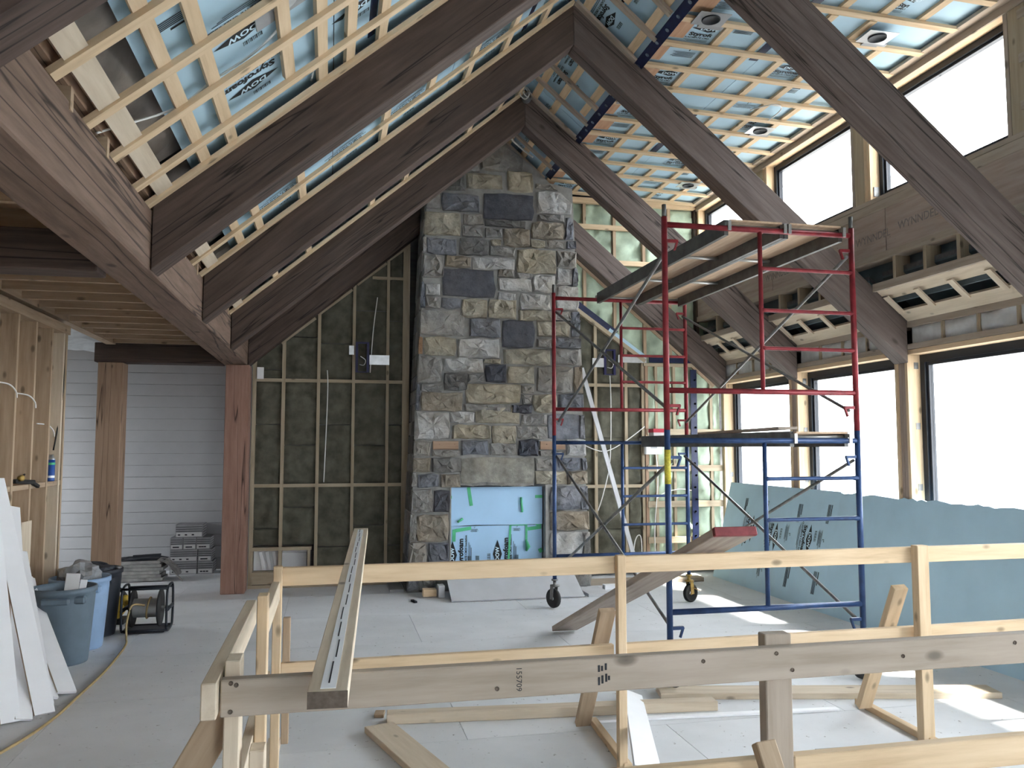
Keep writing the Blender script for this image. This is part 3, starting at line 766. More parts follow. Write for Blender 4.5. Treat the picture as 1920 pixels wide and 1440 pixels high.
STONES = "1.742,5.055,2.276,5.394,g 1.556,5.023,1.725,5.199,g 1.280,4.784,1.545,4.959,d 1.563,4.821,2.014,4.998,t 2.079,4.816,2.396,5.054,t 1.009,4.545,1.259,4.718,g 1.276,4.522,1.732,4.731,s 1.779,4.457,2.395,4.770,k 2.443,4.552,2.893,4.833,l 2.432,4.863,2.894,4.917,g 0.994,4.223,1.501,4.494,t 1.536,4.367,1.768,4.496,g 1.803,4.361,2.299,4.438,d 2.455,4.472,2.794,4.531,g 1.513,4.221,1.762,4.343,g 1.798,4.218,2.003,4.335,g 2.026,4.122,2.358,4.340,b 2.382,4.238,2.787,4.446,b 2.370,4.130,2.538,4.219,t 2.817,4.241,2.915,4.510,s 0.991,3.999,1.075,4.182,l 1.087,3.988,1.457,4.172,s 1.485,3.990,1.839,4.187,d 1.862,4.126,1.991,4.190,t 1.862,3.996,2.168,4.107,g 2.550,4.130,2.804,4.219,g 2.822,4.135,2.945,4.224,s 0.970,3.695,1.298,3.964,g 1.315,3.836,1.619,3.963,b 1.654,3.828,2.156,3.961,l 2.192,3.805,2.682,4.094,t 2.700,3.876,2.943,4.102,g 1.283,3.481,1.913,3.809,k 0.957,3.331,1.063,3.629,s 1.081,3.490,1.258,3.617,l 1.076,3.337,1.253,3.458,g 1.265,3.338,1.494,3.453,s 1.959,3.746,2.149,3.824,g 2.182,3.743,2.381,3.788,g 1.966,3.572,2.368,3.725,l 2.394,3.577,2.676,3.780,l 2.703,3.680,2.893,3.871,l 2.906,3.672,2.968,3.891,s 2.702,3.365,2.973,3.655,l 1.966,3.448,2.182,3.545,l 2.235,3.353,2.608,3.543,l 1.514,3.234,1.829,3.452,t 1.842,3.232,2.182,3.458,t 2.222,3.220,2.634,3.337,t 0.953,3.004,1.540,3.302,g 1.605,3.001,1.986,3.212,s 2.018,2.884,2.406,3.206,k 2.440,3.032,2.862,3.208,t 2.883,3.040,2.991,3.342,s 2.661,3.231,2.863,3.336,g 0.937,2.783,1.055,2.971,r 1.074,2.764,1.446,2.979,t 1.472,2.750,1.973,2.973,l 2.439,2.892,2.632,3.002,g 2.659,2.900,3.010,3.011,s 2.025,2.680,2.618,2.860,t 2.639,2.684,3.029,2.880,g 0.921,2.435,1.277,2.742,g 1.302,2.578,1.773,2.733,l 1.786,2.687,1.986,2.728,t 1.805,2.455,2.051,2.665,k 2.084,2.447,2.405,2.653,t 2.438,2.344,2.899,2.655,g 2.919,2.342,3.048,2.662,b 1.303,2.352,1.582,2.551,d 1.601,2.451,1.793,2.540,g 0.909,2.115,1.017,2.408,s 1.035,2.336,1.285,2.411,g 1.036,2.106,1.525,2.319,b 1.576,2.201,2.234,2.433,t 2.254,2.333,2.398,2.417,g 2.260,2.199,2.372,2.311,g 2.405,2.105,2.683,2.311,t 2.703,2.147,3.053,2.322,s 2.136,2.090,2.372,2.179,k 1.551,2.111,2.117,2.187,g 0.895,1.770,1.373,2.090,l 1.383,1.968,1.672,2.080,l 1.692,1.964,2.222,2.157,t 2.243,1.943,2.568,2.068,g 2.582,1.780,2.976,2.078,s 2.990,1.780,3.082,2.066,s 1.406,1.777,1.875,1.936,t 1.902,1.725,2.181,1.931,t 2.195,1.779,2.568,1.926,g 0.884,1.575,1.157,1.750,g 1.177,1.574,1.496,1.633,g 1.513,1.587,1.841,1.751,s 1.866,1.586,2.188,1.718,g 2.208,1.572,2.456,1.765,k 2.477,1.571,2.790,1.632,g 2.819,1.570,3.102,1.764,l 0.880,1.387,1.152,1.549,b 1.172,1.385,1.508,1.544,d 1.521,1.243,2.400,1.546,T 2.417,1.402,2.650,1.538,g 2.671,1.400,2.987,1.537,s 3.008,1.398,3.103,1.536,s 0.881,1.214,0.987,1.362,g 1.004,1.212,1.258,1.361,s 1.274,1.209,1.498,1.359,b 2.421,1.237,2.803,1.380,t 2.817,1.233,3.102,1.377,b 0.877,0.921,1.179,1.187,g 1.195,0.919,1.371,1.172,k 2.607,0.924,2.977,1.204,s 2.996,0.919,3.104,1.202,s 0.880,0.591,0.983,0.893,g 0.992,0.585,1.373,0.889,b 2.606,0.677,3.109,0.900,b 0.877,0.312,1.115,0.566,g 1.128,0.304,1.375,0.560,s 2.605,0.376,3.009,0.654,l 3.020,0.369,3.110,0.649,g 0.879,0.022,1.020,0.294,s 1.033,0.013,1.377,0.286,g 2.603,0.010,2.867,0.358,s 2.883,0.010,3.112,0.351,g 1.509,1.228,2.400,1.242,g"
def clip(poly):
    def half(p, f):
        out = []
        for i in range(len(p)):
            a, b = p[i], p[(i + 1) % len(p)]; fa, fb = f(a), f(b)
            if fa >= 0: out.append(a)
            if (fa >= 0) != (fb >= 0):
                t = fa / (fa - fb); out.append((a[0] + (b[0] - a[0]) * t, a[1] + (b[1] - a[1]) * t))
        return out
    poly = half(poly, lambda p: 5.46 - SL * (p[0] - 2) - p[1])
    if poly: poly = half(poly, lambda p: 5.46 + SL * (p[0] - 2) - p[1])
    if poly: poly = half(poly, lambda p: p[0] - cl(p[1]))
    if poly: poly = half(poly, lambda p: cr(p[1]) - p[0])
    return poly
def stone(x0, z0, x1, z1, kind, rs, pl=None):
    """rock-faced block on the front; pl(x, z, d) places a face point at depth d out of the wall"""
    x0 -= .006; x1 += .006; z0 -= .006; z1 += .006; w, h = x1 - x0, z1 - z0; c = min(w, h) * .16; j = lambda a: rs.uniform(-a, a)
    nx = max(2, min(5, int(w / .12) + 1)); nz = max(1, min(4, int(h / .10)))
    ring = []
    for i in range(nx + 1): ring.append([x0 + w * i / nx, z0])
    for i in range(1, nz + 1): ring.append([x1, z0 + h * i / nz])
    for i in range(1, nx + 1): ring.append([x1 - w * i / nx, z1])
    for i in range(1, nz): ring.append([x0, z1 - h * i / nz])
    for p in ring:
        cx = (p[0] in (x0, x1) and p[1] in (z0, z1))
        if cx: p[0] += c * .22 * (1 if p[0] == x0 else -1); p[1] += c * .22 * (1 if p[1] == z0 else -1)
        p[0] += j(.012); p[1] += j(.010)
    ring = clip([tuple(p) for p in ring])
    if len(ring) < 4: return None
    n = len(ring); mx = sum(p[0] for p in ring) / n; mz = sum(p[1] for p in ring) / n
    flat = kind in 'ksT' and w * h > .12
    d1 = rs.uniform(.004, .012); d2 = d1 + (rs.uniform(.006, .014) if flat else rs.uniform(.014, .040))
    def ins(f, d, jit): return [(mx + (p[0] - mx) * f + j(jit), mz + (p[1] - mz) * f + j(jit), d + j(.30 if flat else .75) * (d2 - d1)) for p in ring]
    r0 = [(p[0], p[1], -.02) for p in ring]; r1 = [(p[0], p[1], d1) for p in ring]
    r2 = ins(.935, d1 + (d2 - d1) * .7, .003); r3 = ins(.70, d2, .018); r4 = ins(.36, d2 * 1.05, .025)
    place = pl or (lambda x, z, d: Vector((x, YF - .012 - d, z)))
    o = place(mx, mz, 0)
    V = [place(*p) - o for p in r0 + r1 + r2 + r3 + r4] + [place(mx, mz, d2 * rs.uniform(.8, 1.2)) - o]
    F = []
    for q in range(4):
        for i in range(n):
            a, b = q * n + i, q * n + (i + 1) % n
            F.append((a, b, b + n, a + n))
    for i in range(n): F.append((4 * n + i, 4 * n + (i + 1) % n, 5 * n))
    return mesh_obj('stone', V, F, 'st_' + kind, chim, Matrix.Translation(o))
rs = random.Random(11)
for s in STONES.split():
    a = s.split(','); stone(*map(float, a[:4]), a[4], rs)
# left flank of the chimney: coursed blocks turned the corner
z = .02
while z < 4.55:
    h = rs.uniform(.16, .30); y = 9.76
    while y < 10.33:
        w = min(rs.uniform(.2, .42), 10.36 - y)
        if w > .1:
            def pl(u, v, d): return Vector((cl(v) + .002 - d * .6, 9.76 + (u - 0), v))
            u0 = y - 9.76
            V = [Vector((cl(zz) + .01 - dd, yy_, zz)) for dd in (0, .02) for zz, yy_ in ((z, y), (z, y + w - .015), (z + h - .015, y + w - .015), (z + h - .015, y))]
            mesh_obj('stone', V, [(0, 1, 2, 3), (7, 6, 5, 4), (0, 4, 5, 1), (1, 5, 6, 2), (2, 6, 7, 3), (3, 7, 4, 0)], 'st_' + rs.choice('gdsdg'), chim)
        y += w
    z += h
for xa, xb in ((1.177, 1.48), (2.477, 2.791)):
    wblk = box('mantel_block', xa, xb, 9.70, 9.76, 1.648, 1.748, 'timber_tan', chim, .003); wblk['label'] = 'raw wooden nailing block set between the stones'
    for q in (.25, .85): lathe('nail_head', [(.0001, 0), (.006, 0), (.006, .003)], (xa + (xb - xa) * q, 9.70, 1.71), 'ink', wblk, 8, (0, -1, 0))
box('opening_reveal', 1.385, 1.40, 9.715, 9.90, 0, 1.225, 'mortar', chim); box('opening_reveal', 2.545, 2.575, 9.715, 9.90, 0, 1.225, 'mortar', chim)
box('opening_lintel', 1.39, 2.57, 9.72, 9.90, 1.205, 1.235, 'black', chim)
# foam boards that close the fireplace, held with green tape
fb = thing('fireplace_cover_board', 'plain blue foam board taped over the upper fireplace opening', 'foam board', (1.97, 9.83, .78), 'fireplace cover boards')
prism_xz('foam_board', [(1.40, .742), (1.7, .752), (2.1, .746), (2.53, .748), (2.53, 1.20), (1.40, 1.20)], 9.815, 9.84, 'cover_foam', fb)
def tape_strip(p0, p1, w, parent, n=(0, -1, 0)): return plank('masking_tape', p0, p1, w, .004, 'green_tape', parent, n)
tape_strip((1.62, 9.812, 1.20), (1.655, 9.812, .98), .04, fb); tape_strip((1.395, 9.811, 1.085), (1.42, 9.811, 1.085), .035, fb); tape_strip((2.44, 9.811, 1.08), (2.53, 9.811, 1.08), .035, fb)
tube('masking_tape', [(2.265, 9.81, 1.07), (2.262, 9.79, 1.0), (2.275, 9.80, .92), (2.27, 9.79, .90)], .015, 'green_tape', fb, 6)
tube('masking_tape', [(1.49, 9.80, .79), (1.52, 9.79, .81), (1.55, 9.80, .83)], .014, 'green_tape', fb, 6)
fb2 = thing('fireplace_cover_board', 'printed blue foam board in the lower fireplace opening', 'foam board', (1.97, 9.85, 0), 'fireplace cover boards')
lo = box('foam_board', 1.405, 2.53, 9.845, 9.87, .02, .738, 'cover_foam', fb2)
for xx, tx in ((1.435, 1), (1.98, 1)):
    v_ = 9.842
    print_on('logo', (xx, v_, .40), (0, 0, 1), (-1, 0, 0), lo, 1.05)
for xx in (1.62, 1.72, 2.12, 2.20): print_on('lines', (xx, 9.842, .30), (0, 0, 1), (-1, 0, 0), lo, .5)
for xx in (1.70, 2.22): print_on('small', (xx, 9.842, .70), (1, 0, 0), (0, 0, 1), lo, .35)
tape_strip((1.46, 9.838, .685), (1.66, 9.838, .715), .04, fb2); tape_strip((1.455, 9.836, .70), (1.45, 9.836, .56), .04, fb2)
tape_strip((2.13, 9.836, .755), (2.34, 9.836, .755), .045, fb2); tape_strip((2.14, 9.836, .76), (2.115, 9.836, .34), .025, fb2); tape_strip((2.335, 9.836, .75), (2.335, 9.836, .52), .025, fb2)
tape_strip((2.35, 9.834, .69), (2.52, 9.834, .71), .04, fb2); tape_strip((2.38, 9.832, .83), (2.51, 9.832, .72), .05, fb2); tape_strip((2.49, 9.836, .42), (2.53, 9.836, .44), .05, fb2)
tube('masking_tape', [(2.33, 9.83, .56), (2.35, 9.81, .48), (2.33, 9.82, .43)], [.012, .03, .012], 'green_tape', fb2, 6)

# ================================================================ SCAFFOLD
LX, RX = 2.32, 3.83; NY, FY = 5.47, 8.49
def fr(name, label, y, z0, z1, rails, rungs, mat, ladder_x, group, sleeve=None, legtop=None):
    t = thing(name, label, 'scaffold', ((LX + RX) / 2, y, max(z0, 0) if mat == 'red' else 0), group)
    for x in (LX, RX):
        lg = tube('leg', [(x, y, z0), (x, y, z1)], .0215, mat, t, 12)
        if legtop: tube('coupling_pin', [(x, y, z1), (x, y, legtop)], .016, 'darksteel', lg, 10)
    for z in rails: tube('rail', [(LX + .015, y, z), (RX - .015, y, z)], .0205, mat, t, 10)
    tube('ladder_post', [(ladder_x, y, rails[0]), (ladder_x, y, rails[1])], .0165, mat, t, 10)
    for z in rungs:
        tube('rung', [(ladder_x, y, z), (ladder_x + .03, y, z), (RX - .05, y, z), (RX - .01, y, z)], [.021, .0145, .0145, .021], mat, t, 10)
    for x, s in ((LX, 1), (RX, -1)):
        for z in (rails[0] - .12, rails[1] - .13):
            lk = box('brace_lock', x + s * .02, x + s * .10, y - .012, y + .012, z, z + .022, mat, t)
            plank('lock_hook', (x + s * .10, y, z + .015), (x + s * .075, y, z - .055), .02, .012, mat, lk)
    return t
f_nb = fr('blue_scaffold_frame', 'near blue scaffold end frame with ladder rungs on its right', NY, .30, 1.80, (.535, 1.725), (.86, 1.155, 1.45), 'blue', 3.07, 'scaffold end frames')
f_fb = fr('blue_scaffold_frame', 'far blue scaffold end frame in front of the chimney', FY, .30, 1.80, (.535, 1.725), (.848, 1.15, 1.452), 'blue', 3.08, 'scaffold end frames')
f_nr = fr('red_scaffold_frame', 'near red scaffold end frame stacked above the blue one', NY, 1.80, 3.33, (2.08, 3.275), (2.40, 2.68, 2.99), 'red', 3.07, 'scaffold end frames', None, 3.42)
f_fr = fr('red_scaffold_frame', 'far red scaffold end frame overlapping the stone chimney', FY, 1.80, 3.33, (2.08, 3.275), (2.385, 2.673, 2.975), 'red', 3.08, 'scaffold end frames', None, 3.42)
for f in (f_nb, f_fb):
    y = NY if f is f_nb else FY
    for x, ang, mt in ((LX, .5, 'steel'), (RX, -1.2 if y == FY else 1.9, 'brass')):
        cs = lathe('caster', [(.0001, .30), (.035, .30), (.035, .285), (.018, .28), (.018, .245), (.05, .24), (.05, .225), (.0001, .225)], (x, y, 0), mt, f, 14)
        ax = Vector((math.cos(ang), math.sin(ang), 0)); fw = Vector((-ax.y, ax.x, 0)); c = Vector((x, y, .1)) + fw * .02
        lathe('wheel', [(.025, -.022), (.085, -.022), (.099, -.014), (.099, .014), (.085, .022), (.072, .022), (.072, .012), (.025, .012), (.025, -.022)], c, 'rubber', cs, 24, ax)
        for s in (-1, 1): plank('fork_plate', c + ax * s * .032 + Vector((0, 0, -.01)), c + ax * s * .032 - fw * .01 + Vector((0, 0, .13)), .045, .006, mt, cs, ax)
        for q in range(5):
            th_ = q * 2 * math.pi / 5; d = fw * math.cos(th_) + Vector((0, 0, 1)) * math.sin(th_)
            plank('spoke', c + d * .02, c + d * .075, .014, .012, mt, cs, ax)
        plank('brake_lever', c + ax * .04 + Vector((0, 0, .06)), c + ax * .05 + fw * .09 + Vector((0, 0, .02)), .02, .006, mt, cs)
st = tube('warning_label', [(LX, NY, 1.42), (LX, NY, 1.66)], .0225, 'sticker', f_nb, 12); st['label'] = 'yellow warning sticker wrapped round the leg'
def brace(label, x, z_lo, z_hi):
    t = thing('cross_brace', label, 'brace', (x, (NY + FY) / 2, z_lo), 'scaffold cross braces')
    for s, (za, zb) in ((-1, (z_lo, z_hi)), (1, (z_hi, z_lo))):
        dx = .03 * (1 if x < 3 else -1) + .012 * s
        tube('brace_bar', [(x + dx, NY + .03, za), (x + dx, FY - .03, zb)], .013, 'steel', t, 8)
    lathe('pivot_bolt', [(.0001, -.03), (.012, -.03), (.012, .03), (.0001, .03)], (x + (.03 if x < 3 else -.03), (NY + FY) / 2, (z_lo + z_hi) / 2), 'darksteel', t, 10, (1, 0, 0))
brace('steel cross brace on the left side of the red scaffold level', LX, 1.95, 3.12)
brace('steel cross brace on the window side of the red scaffold level', RX, 1.95, 3.12)
brace('steel cross brace on the left side of the blue scaffold level', LX, .43, 1.58)
brace('steel cross brace on the window side of the blue scaffold level', RX, .43, 1.58)
def deck(label, x0, x1, z, group):
    t = thing('scaffold_plank', label, 'plank', ((x0 + x1) / 2, (NY + FY) / 2, z), group)
    ya, yb = NY - .06, FY + .10
    for a in (x0, x1 - .032): box('side_rail', a, a + .032, NY + .024, FY - .024, z - .085, z + .03, 'darksteel', t)
    box('deck_panel', x0 + .03, x1 - .03, NY - .01, FY + .06, z + .012, z + .026, 'deckply', t)
    for q in range(4):
        yy = ya + .10 + q * (yb - ya - .2) / 3
        tube('cross_rung', [(x0 + .03, yy, z - .012), (x1 - .03, yy, z - .012)], .014, 'alu', t, 8)
    for a in (x0 + .016, x1 - .016):
        for yy in (NY, FY): box('hook', a - .012, a + .012, yy - .032, yy + .05, z - .018, z + .012, 'alu', t); box('hook', a - .012, a + .012, yy - .034, yy - .024, z - .06, z + .012, 'alu', t)
    return t
deck('upper scaffold plank with plywood deck, the one farther from the windows', 2.80, 3.28, 3.315, 'scaffold planks')
deck('upper scaffold plank with plywood deck, the one nearer the windows', 3.285, 3.77, 3.315, 'scaffold planks')
deck('lower scaffold plank at eye level on the blue frames', 3.29, 3.77, 1.765, 'scaffold planks')
tag(plank('loose_board', (3.25, 5.45, 1.817), (3.76, 7.9, 1.817), .14, .02, 'oldplank'), 'worn loose board lying on the lower scaffold plank', 'board')
rb = thing('screw_carton', 'small red and white carton on the far end of the lower scaffold plank', 'carton', (3.47, 8.45, 1.795))
box('carton_base', 3.40, 3.54, 8.38, 8.52, 1.795, 1.835, 'white_plastic', rb); box('carton_lid', 3.395, 3.545, 8.375, 8.525, 1.835, 1.875, 'redbox', rb)
# ================================================================ TEMPORARY RAILING
gr = thing('guard_railing', 'temporary lumber guard railing of rails, posts and braces in the foreground', 'railing', (1.6, 3.3, 0))
def R(name, p0, p1, w, t, mat='pine', up=(0, 0, 1), lab=None):
    o = plank(name, p0, p1, w, t, mat, gr, up, .003)
    if lab: o['label'] = lab
    return o
Y = (0, 1, 0)
R('rail', (-.262, 4.28, 1.043), (1.515, 4.28, 1.050), .038, .089); R('rail', (1.52, 4.28, 1.050), (4.72, 4.28, 1.056), .038, .089)
R('rail', (-.22, 4.31, .575), (1.50, 4.31, .582), .038, .089); R('rail', (1.53, 4.31, .582), (4.72, 4.31, .600), .038, .089)
nr = R('rail', (-.26, 2.259, 1.047), (3.3, 2.259, 1.053), .038, .092, 'pine_grey')
R('rail', (.55, 2.30, .722), (1.265, 2.30, .724), .038, .09); R('rail', (1.355, 2.30, .724), (3.3, 2.30, .728), .038, .09)
R('rail', (-.283, 2.20, 1.053), (-.283, 3.345, 1.053), .038, .09, 'pine_pale')
R('rail', (-.245, 3.44, .985), (-.245, 4.255, .985), .038, .089, 'pine_pale')
R('rail', (-.285, 2.30, .545), (-.285, 4.25, .555), .038, .089, 'pine_pale')
R('post', (1.520, 4.236, 0), (1.520, 4.236, 1.105), .046, .048, 'pine', Y)
R('post', (3.345, 4.230, 0), (3.345, 4.230, 1.112), .075, .058, 'pine', Y)
R('post', (1.31, 2.302, 0), (1.31, 2.302, 1.125), .085, .045, 'pine_grey', Y)
R('post', (-.238, 2.345, 0), (-.238, 2.345, 1.125), .040, .085, 'pine_pale', Y)
R('post', (-.243, 3.39, 0), (-.243, 3.39, 1.110), .040, .085, 'pine', Y)
R('post', (-.238, 4.236, 0), (-.238, 4.236, 1.10), .042, .045, 'pine', Y)
sp = R('post', (-.197, 4.355, .22), (-.197, 4.355, .83), .036, .04, 'stud', Y)
R('brace', (1.478, 4.335, .80), (1.50, 4.87, .03), .089, .038, 'stud', (0, 1, 1)); R('brace', (3.285, 4.335, .86), (3.33, 4.78, .04), .089, .045, 'pine', (0, 1, 1))
R('brace', (-.235, 2.41, 1.02), (-.80, 2.41, .03), .04, .089, 'stud'); R('brace', (1.215, 2.21, .845), (1.29, 1.75, .02), .06, .04, 'stud', (0, -1, 0))
R('foot_plate', (1.54, 4.20, .019), (1.59, 4.95, .019), .045, .038, 'pine'); R('foot_plate', (3.36, 4.18, .019), (3.41, 4.95, .019), .05, .038, 'pine')
R('foot_plate', (-.30, 4.2, .019), (-.28, 5.0, .019), .07, .038, 'pine_pale'); R('block', (-.175, 2.36, .5), (-.175, 2.36, .885), .04, .07, 'pine_pale', Y)
# stamped marks on the lumber
def stamp(body, size, org, xd, yd, parent, mat='ink'):
    x = Vector(xd).normalized(); n = x.cross(Vector(yd)).normalized(); y = n.cross(x)
    Mx = Matrix((x, y, n)).transposed().to_4x4(); Mx.translation = Vector(org) + n * .0012
    return text_obj('printed_stamp', body, size, mat, parent, Mx)
stamp('155709', .022, (.51, 2.240, 1.052), (0, 0, -1), (1, 0, 0), nr, 'ink')
for k, (dx, z0, z1) in enumerate(((0, 1.058, 1.076), (.009, 1.060, 1.074), (.02, 1.062, 1.080), (.0, 1.022, 1.044), (.010, 1.026, 1.048), (.021, 1.030, 1.052), (.029, 1.034, 1.046))):
    box('printed_stamp', .735 + dx, .741 + dx, 2.2392, 2.2400, z0, z1, 'ink', nr)
for (xx, zz) in ((-.235, 1.085), (-.222, 1.080), (-.235, 1.015), (.0, 1.08), (1.28, 1.08), (1.33, 1.03), (.45, 1.03), (1.05, 1.07), (1.7, 1.05), (2.1, 1.07)):
    lathe('nail_head', [(.0001, 0), (.006, 0), (.006, .002)], (xx, 2.2398, zz), 'endgrain', nr, 8, (0, -1, 0))

# ================================================================ LOOSE LUMBER
sl = thing('slotted_stud', 'long pale stud with dashed saw cuts lying across both rails', 'board', (.1, 3.7, 1.105))
a, b = Vector((.003, 1.92, 1.122)), Vector((.205, 5.535, 1.132))
sb = plank('stud', a, b, .089, .038, 'pine_pale', sl, (0, 0, 1), .002)
d = (b - a).normalized()
plank('chalk_band', a + d * .02 + Vector((0, 0, .0195)), b - d * .1 + Vector((0, 0, .0195)), .034, .001, 'white', sl)
for q in range(15):
    s0 = .06 + q * .235; off = .004 * math.sin(q * 1.7)
    plank('saw_slot', a + d * s0 + Vector((off, 0, .0203)), a + d * (s0 + .19) + Vector((off, 0, .0203)), .0035, .001, 'ink', sl)
plank('end_grain', a - d * .001, a + d * .001, .088, .037, 'endgrain', sl)
rp = thing('red_tipped_plank', 'worn plank with a red painted end leaning over the far rail', 'plank', (2.1, 7.4, 0))
a, b = Vector((2.118, 7.42, .028)), Vector((2.064, 3.985, 1.245)); d = (b - a).normalized()
plank('plank_body', a, b - d * .03, .235, .045, 'oldplank', rp, (0, 0, 1), .004); plank('painted_end', b - d * .03, b, .238, .048, 'endred', rp, (0, 0, 1), .004)
def loose(name, lab, p0, p1, w, t, mat, up=(0, 0, 1), cat='board', group=None, bev=.003):
    return tag(plank(name, p0, p1, w, t, mat, None, up, bev), lab, cat, group)
loose('floor_stud', 'long pine stud lying on the floor behind the near rail, left one', (.365, 5.24, .031), (2.45, 5.06, .031), .10, .06, 'pine_pale')
loose('floor_plank', 'wide pale plank lying on the floor, right end in the sun strip', (2.2, 5.40, .02), (4.44, 4.93, .02), .19, .04, 'pine_pale')
loose('floor_plank', 'wide plank flat on the floor at the bottom edge, left of centre', (.31, 5.10, .02), (.80, 3.45, .02), .18, .038, 'pine_pale')
loose('white_trim_strip', 'thin white trim strip on the floor in front of the stud', (1.5, 4.985, .008), (3.2, 4.86, .008), .05, .015, 'white')
loose('white_trim_board', 'white trim board slanting beside the railing post at the bottom', (2.0, 5.36, .04), (1.355, 3.45, .29), .13, .015, 'white', (.35, 0, 1))
loose('dark_floor_strip', 'thin dark strip lying on the floor under the right rail', (2.65, 4.24, .006), (3.86, 4.19, .006), .03, .011, 'grey_plate')
loose('floor_offcut', 'small dark offcut on the floor behind the long stud end', (.30, 5.38, .012), (.36, 5.37, .012), .09, .022, 'stud')
# leaning white boards on the left
LB = [((-1.715, 6.255), (-2.37, 7.37, .645), .125, 'shortest white board, the rightmost leaning on the stud wall'),
      ((-1.785, 6.16), (-2.375, 7.50, .62), .09, 'narrow white board leaning just behind the rightmost one'),
      ((-1.775, 6.02), (-2.37, 7.26, .86), .10, 'white board leaning in the middle of the row beside the bins'),
      ((-1.712, 5.795), (-2.36, 6.66, 1.45), .12, 'broad white board leaning farthest out from the stud wall'),
      ((-1.80, 5.70), (-2.37, 7.06, 1.22), .10, 'narrow white board leaning third from the left edge'),
      ((-1.86, 5.66), (-2.37, 6.46, 1.72), .11, 'tall white board leaning second from the left edge'),
      ((-1.97, 5.72), (-2.37, 6.32, 1.95), .12, 'tallest white board leaning at the left edge')]
for i, (p, q, w, lab) in enumerate(LB):
    o = loose('white_wall_board', lab, (p[0], p[1], .02), q, w, .018, 'white', (.75, -.95, .35), 'board', 'white boards leaning on the left', 0)
    o.data.materials.append(M['stud'])
    for pf in o.data.polygons:
        if abs(pf.normal.y) > .8: pf.material_index = 1
# sheets of foam leaning under the windows
def lean_sheet(lab, ya, yb, jag, seed):
    rr = random.Random(seed); n = max(2, int((yb - ya) / .06))
    p = Vector((4.90, 0, .0)); q = Vector((5.185, 0, 1.215)); e = (q - p).normalized(); L = (q - p).length; nr_ = Vector((e.z, 0, -e.x))
    top = []
    for i in range(n + 1):
        yy = ya + (yb - ya) * i / n
        top.append((yy, L - (rr.uniform(0, .022) + .005 * math.sin(i * .9) if jag else 0)))
    ring = [(ya, 0), (yb, 0)] + top[::-1]; m = len(ring)
    o = Vector((4.9, (ya + yb) / 2, 0))
    V = [p + e * h + Vector((0, yy, 0)) - o - nr_ * .0 for yy, h in ring] + [p + e * h + Vector((0, yy, 0)) + nr_ * .028 - o for yy, h in ring]
    F = [tuple(range(m)), tuple(range(m, 2 * m))[::-1]] + [(i, i + m, (i + 1) % m + m, (i + 1) % m) for i in range(m)]
    t = thing('leaning_foam_sheet', lab, 'foam board', o, 'foam sheets leaning under the windows')
    bm = bmesh.new(); vs = [bm.verts.new(v) for v in V]
    for f in F: bm.faces.new([vs[i] for i in f])
    bmesh.ops.recalc_face_normals(bm, faces=bm.faces[:])
    s = bm_obj('foam_body', bm, 'blue_foam', t, Matrix.Translation(o))
    return t, s, p, e
t1, s1, p, e = lean_sheet('printed blue foam sheet leaning under the far windows', 7.70, 10.12, False, 1)
for yy, h, k, s_ in ((8.12, .70, 'logo', 1.05), (8.80, .66, 'logo', 1.05), (9.36, .70, 'logo', 1.05), (8.38, .97, 'lines', .6), (7.83, 1.0, 'lines', .6), (8.41, .26, 'lines', .7), (7.87, .27, 'lines', .7), (9.1, .98, 'lines', .5), (9.6, .98, 'lines', .5), (7.9, .72, 'small', .7), (8.55, .72, 'small', .7), (9.0, .25, 'small', .7)):
    print_on(k, p + e * h + Vector((0, yy, 0)) - Vector((e.z, 0, -e.x)) * .0, -e, (0, -1, 0), s1, s_)
lean_sheet('plain blue foam sheet with a ragged top edge leaning under the near windows', 2.6, 7.7, True, 2)

# ================================================================ FIREPLACE FLOOR ITEMS
tag(plank('hearth_board', (2.06, 9.02, .012), (2.06, 9.66, .30), 1.50, .015, 'cement', None, (0, -.4, 1)), 'grey cement board lying against the hearth below the fireplace', 'board')
loose('wood_offcut', 'short wooden offcut on the floor left of the cement board', (1.04, 9.42, .05), (1.19, 9.42, .05), .12, .08, 'pine', (0, 0, 1), 'offcut')
loose('cement_offcut', 'grey block offcut touching the left end of the cement board', (1.24, 9.30, .07), (1.24, 9.46, .07), .07, .13, 'cement', (0, 0, 1), 'offcut')
tag(box('flat_tile_board', 2.86, 3.12, 9.02, 9.50, .0, .035, 'cement'), 'low grey board on the floor right of the cement board', 'board')
tag(box('trim_board', 3.0, 4.6, 9.75, 9.95, 0, .05, 'pine_grey'), 'dusty plank on the floor along the back wall behind the scaffold', 'board')
tag(box('white_offcut', 3.20, 3.42, 9.45, 9.55, .0, .05, 'white'), 'small white offcut on the floor near the chimney corner', 'offcut')
tag(box('grey_channel', .70, .86, 9.80, 10.30, 0, .03, 'grey_plate'), 'grey channel piece on the floor at the left chimney corner', 'channel')
tag(plank('dark_shim', (.90, 9.20, .01), (.93, 9.08, .01), .03, .02, 'ink', None), 'small black shim on the floor before the chimney', 'shim')
tag(plank('grey_corner_strip', (3.17, 10.24, 2.70), (3.84, 9.98, .02), .055, .025, 'cement', None, (0, -1, 0)), 'long pale grey strip leaning between chimney and back wall', 'strip')

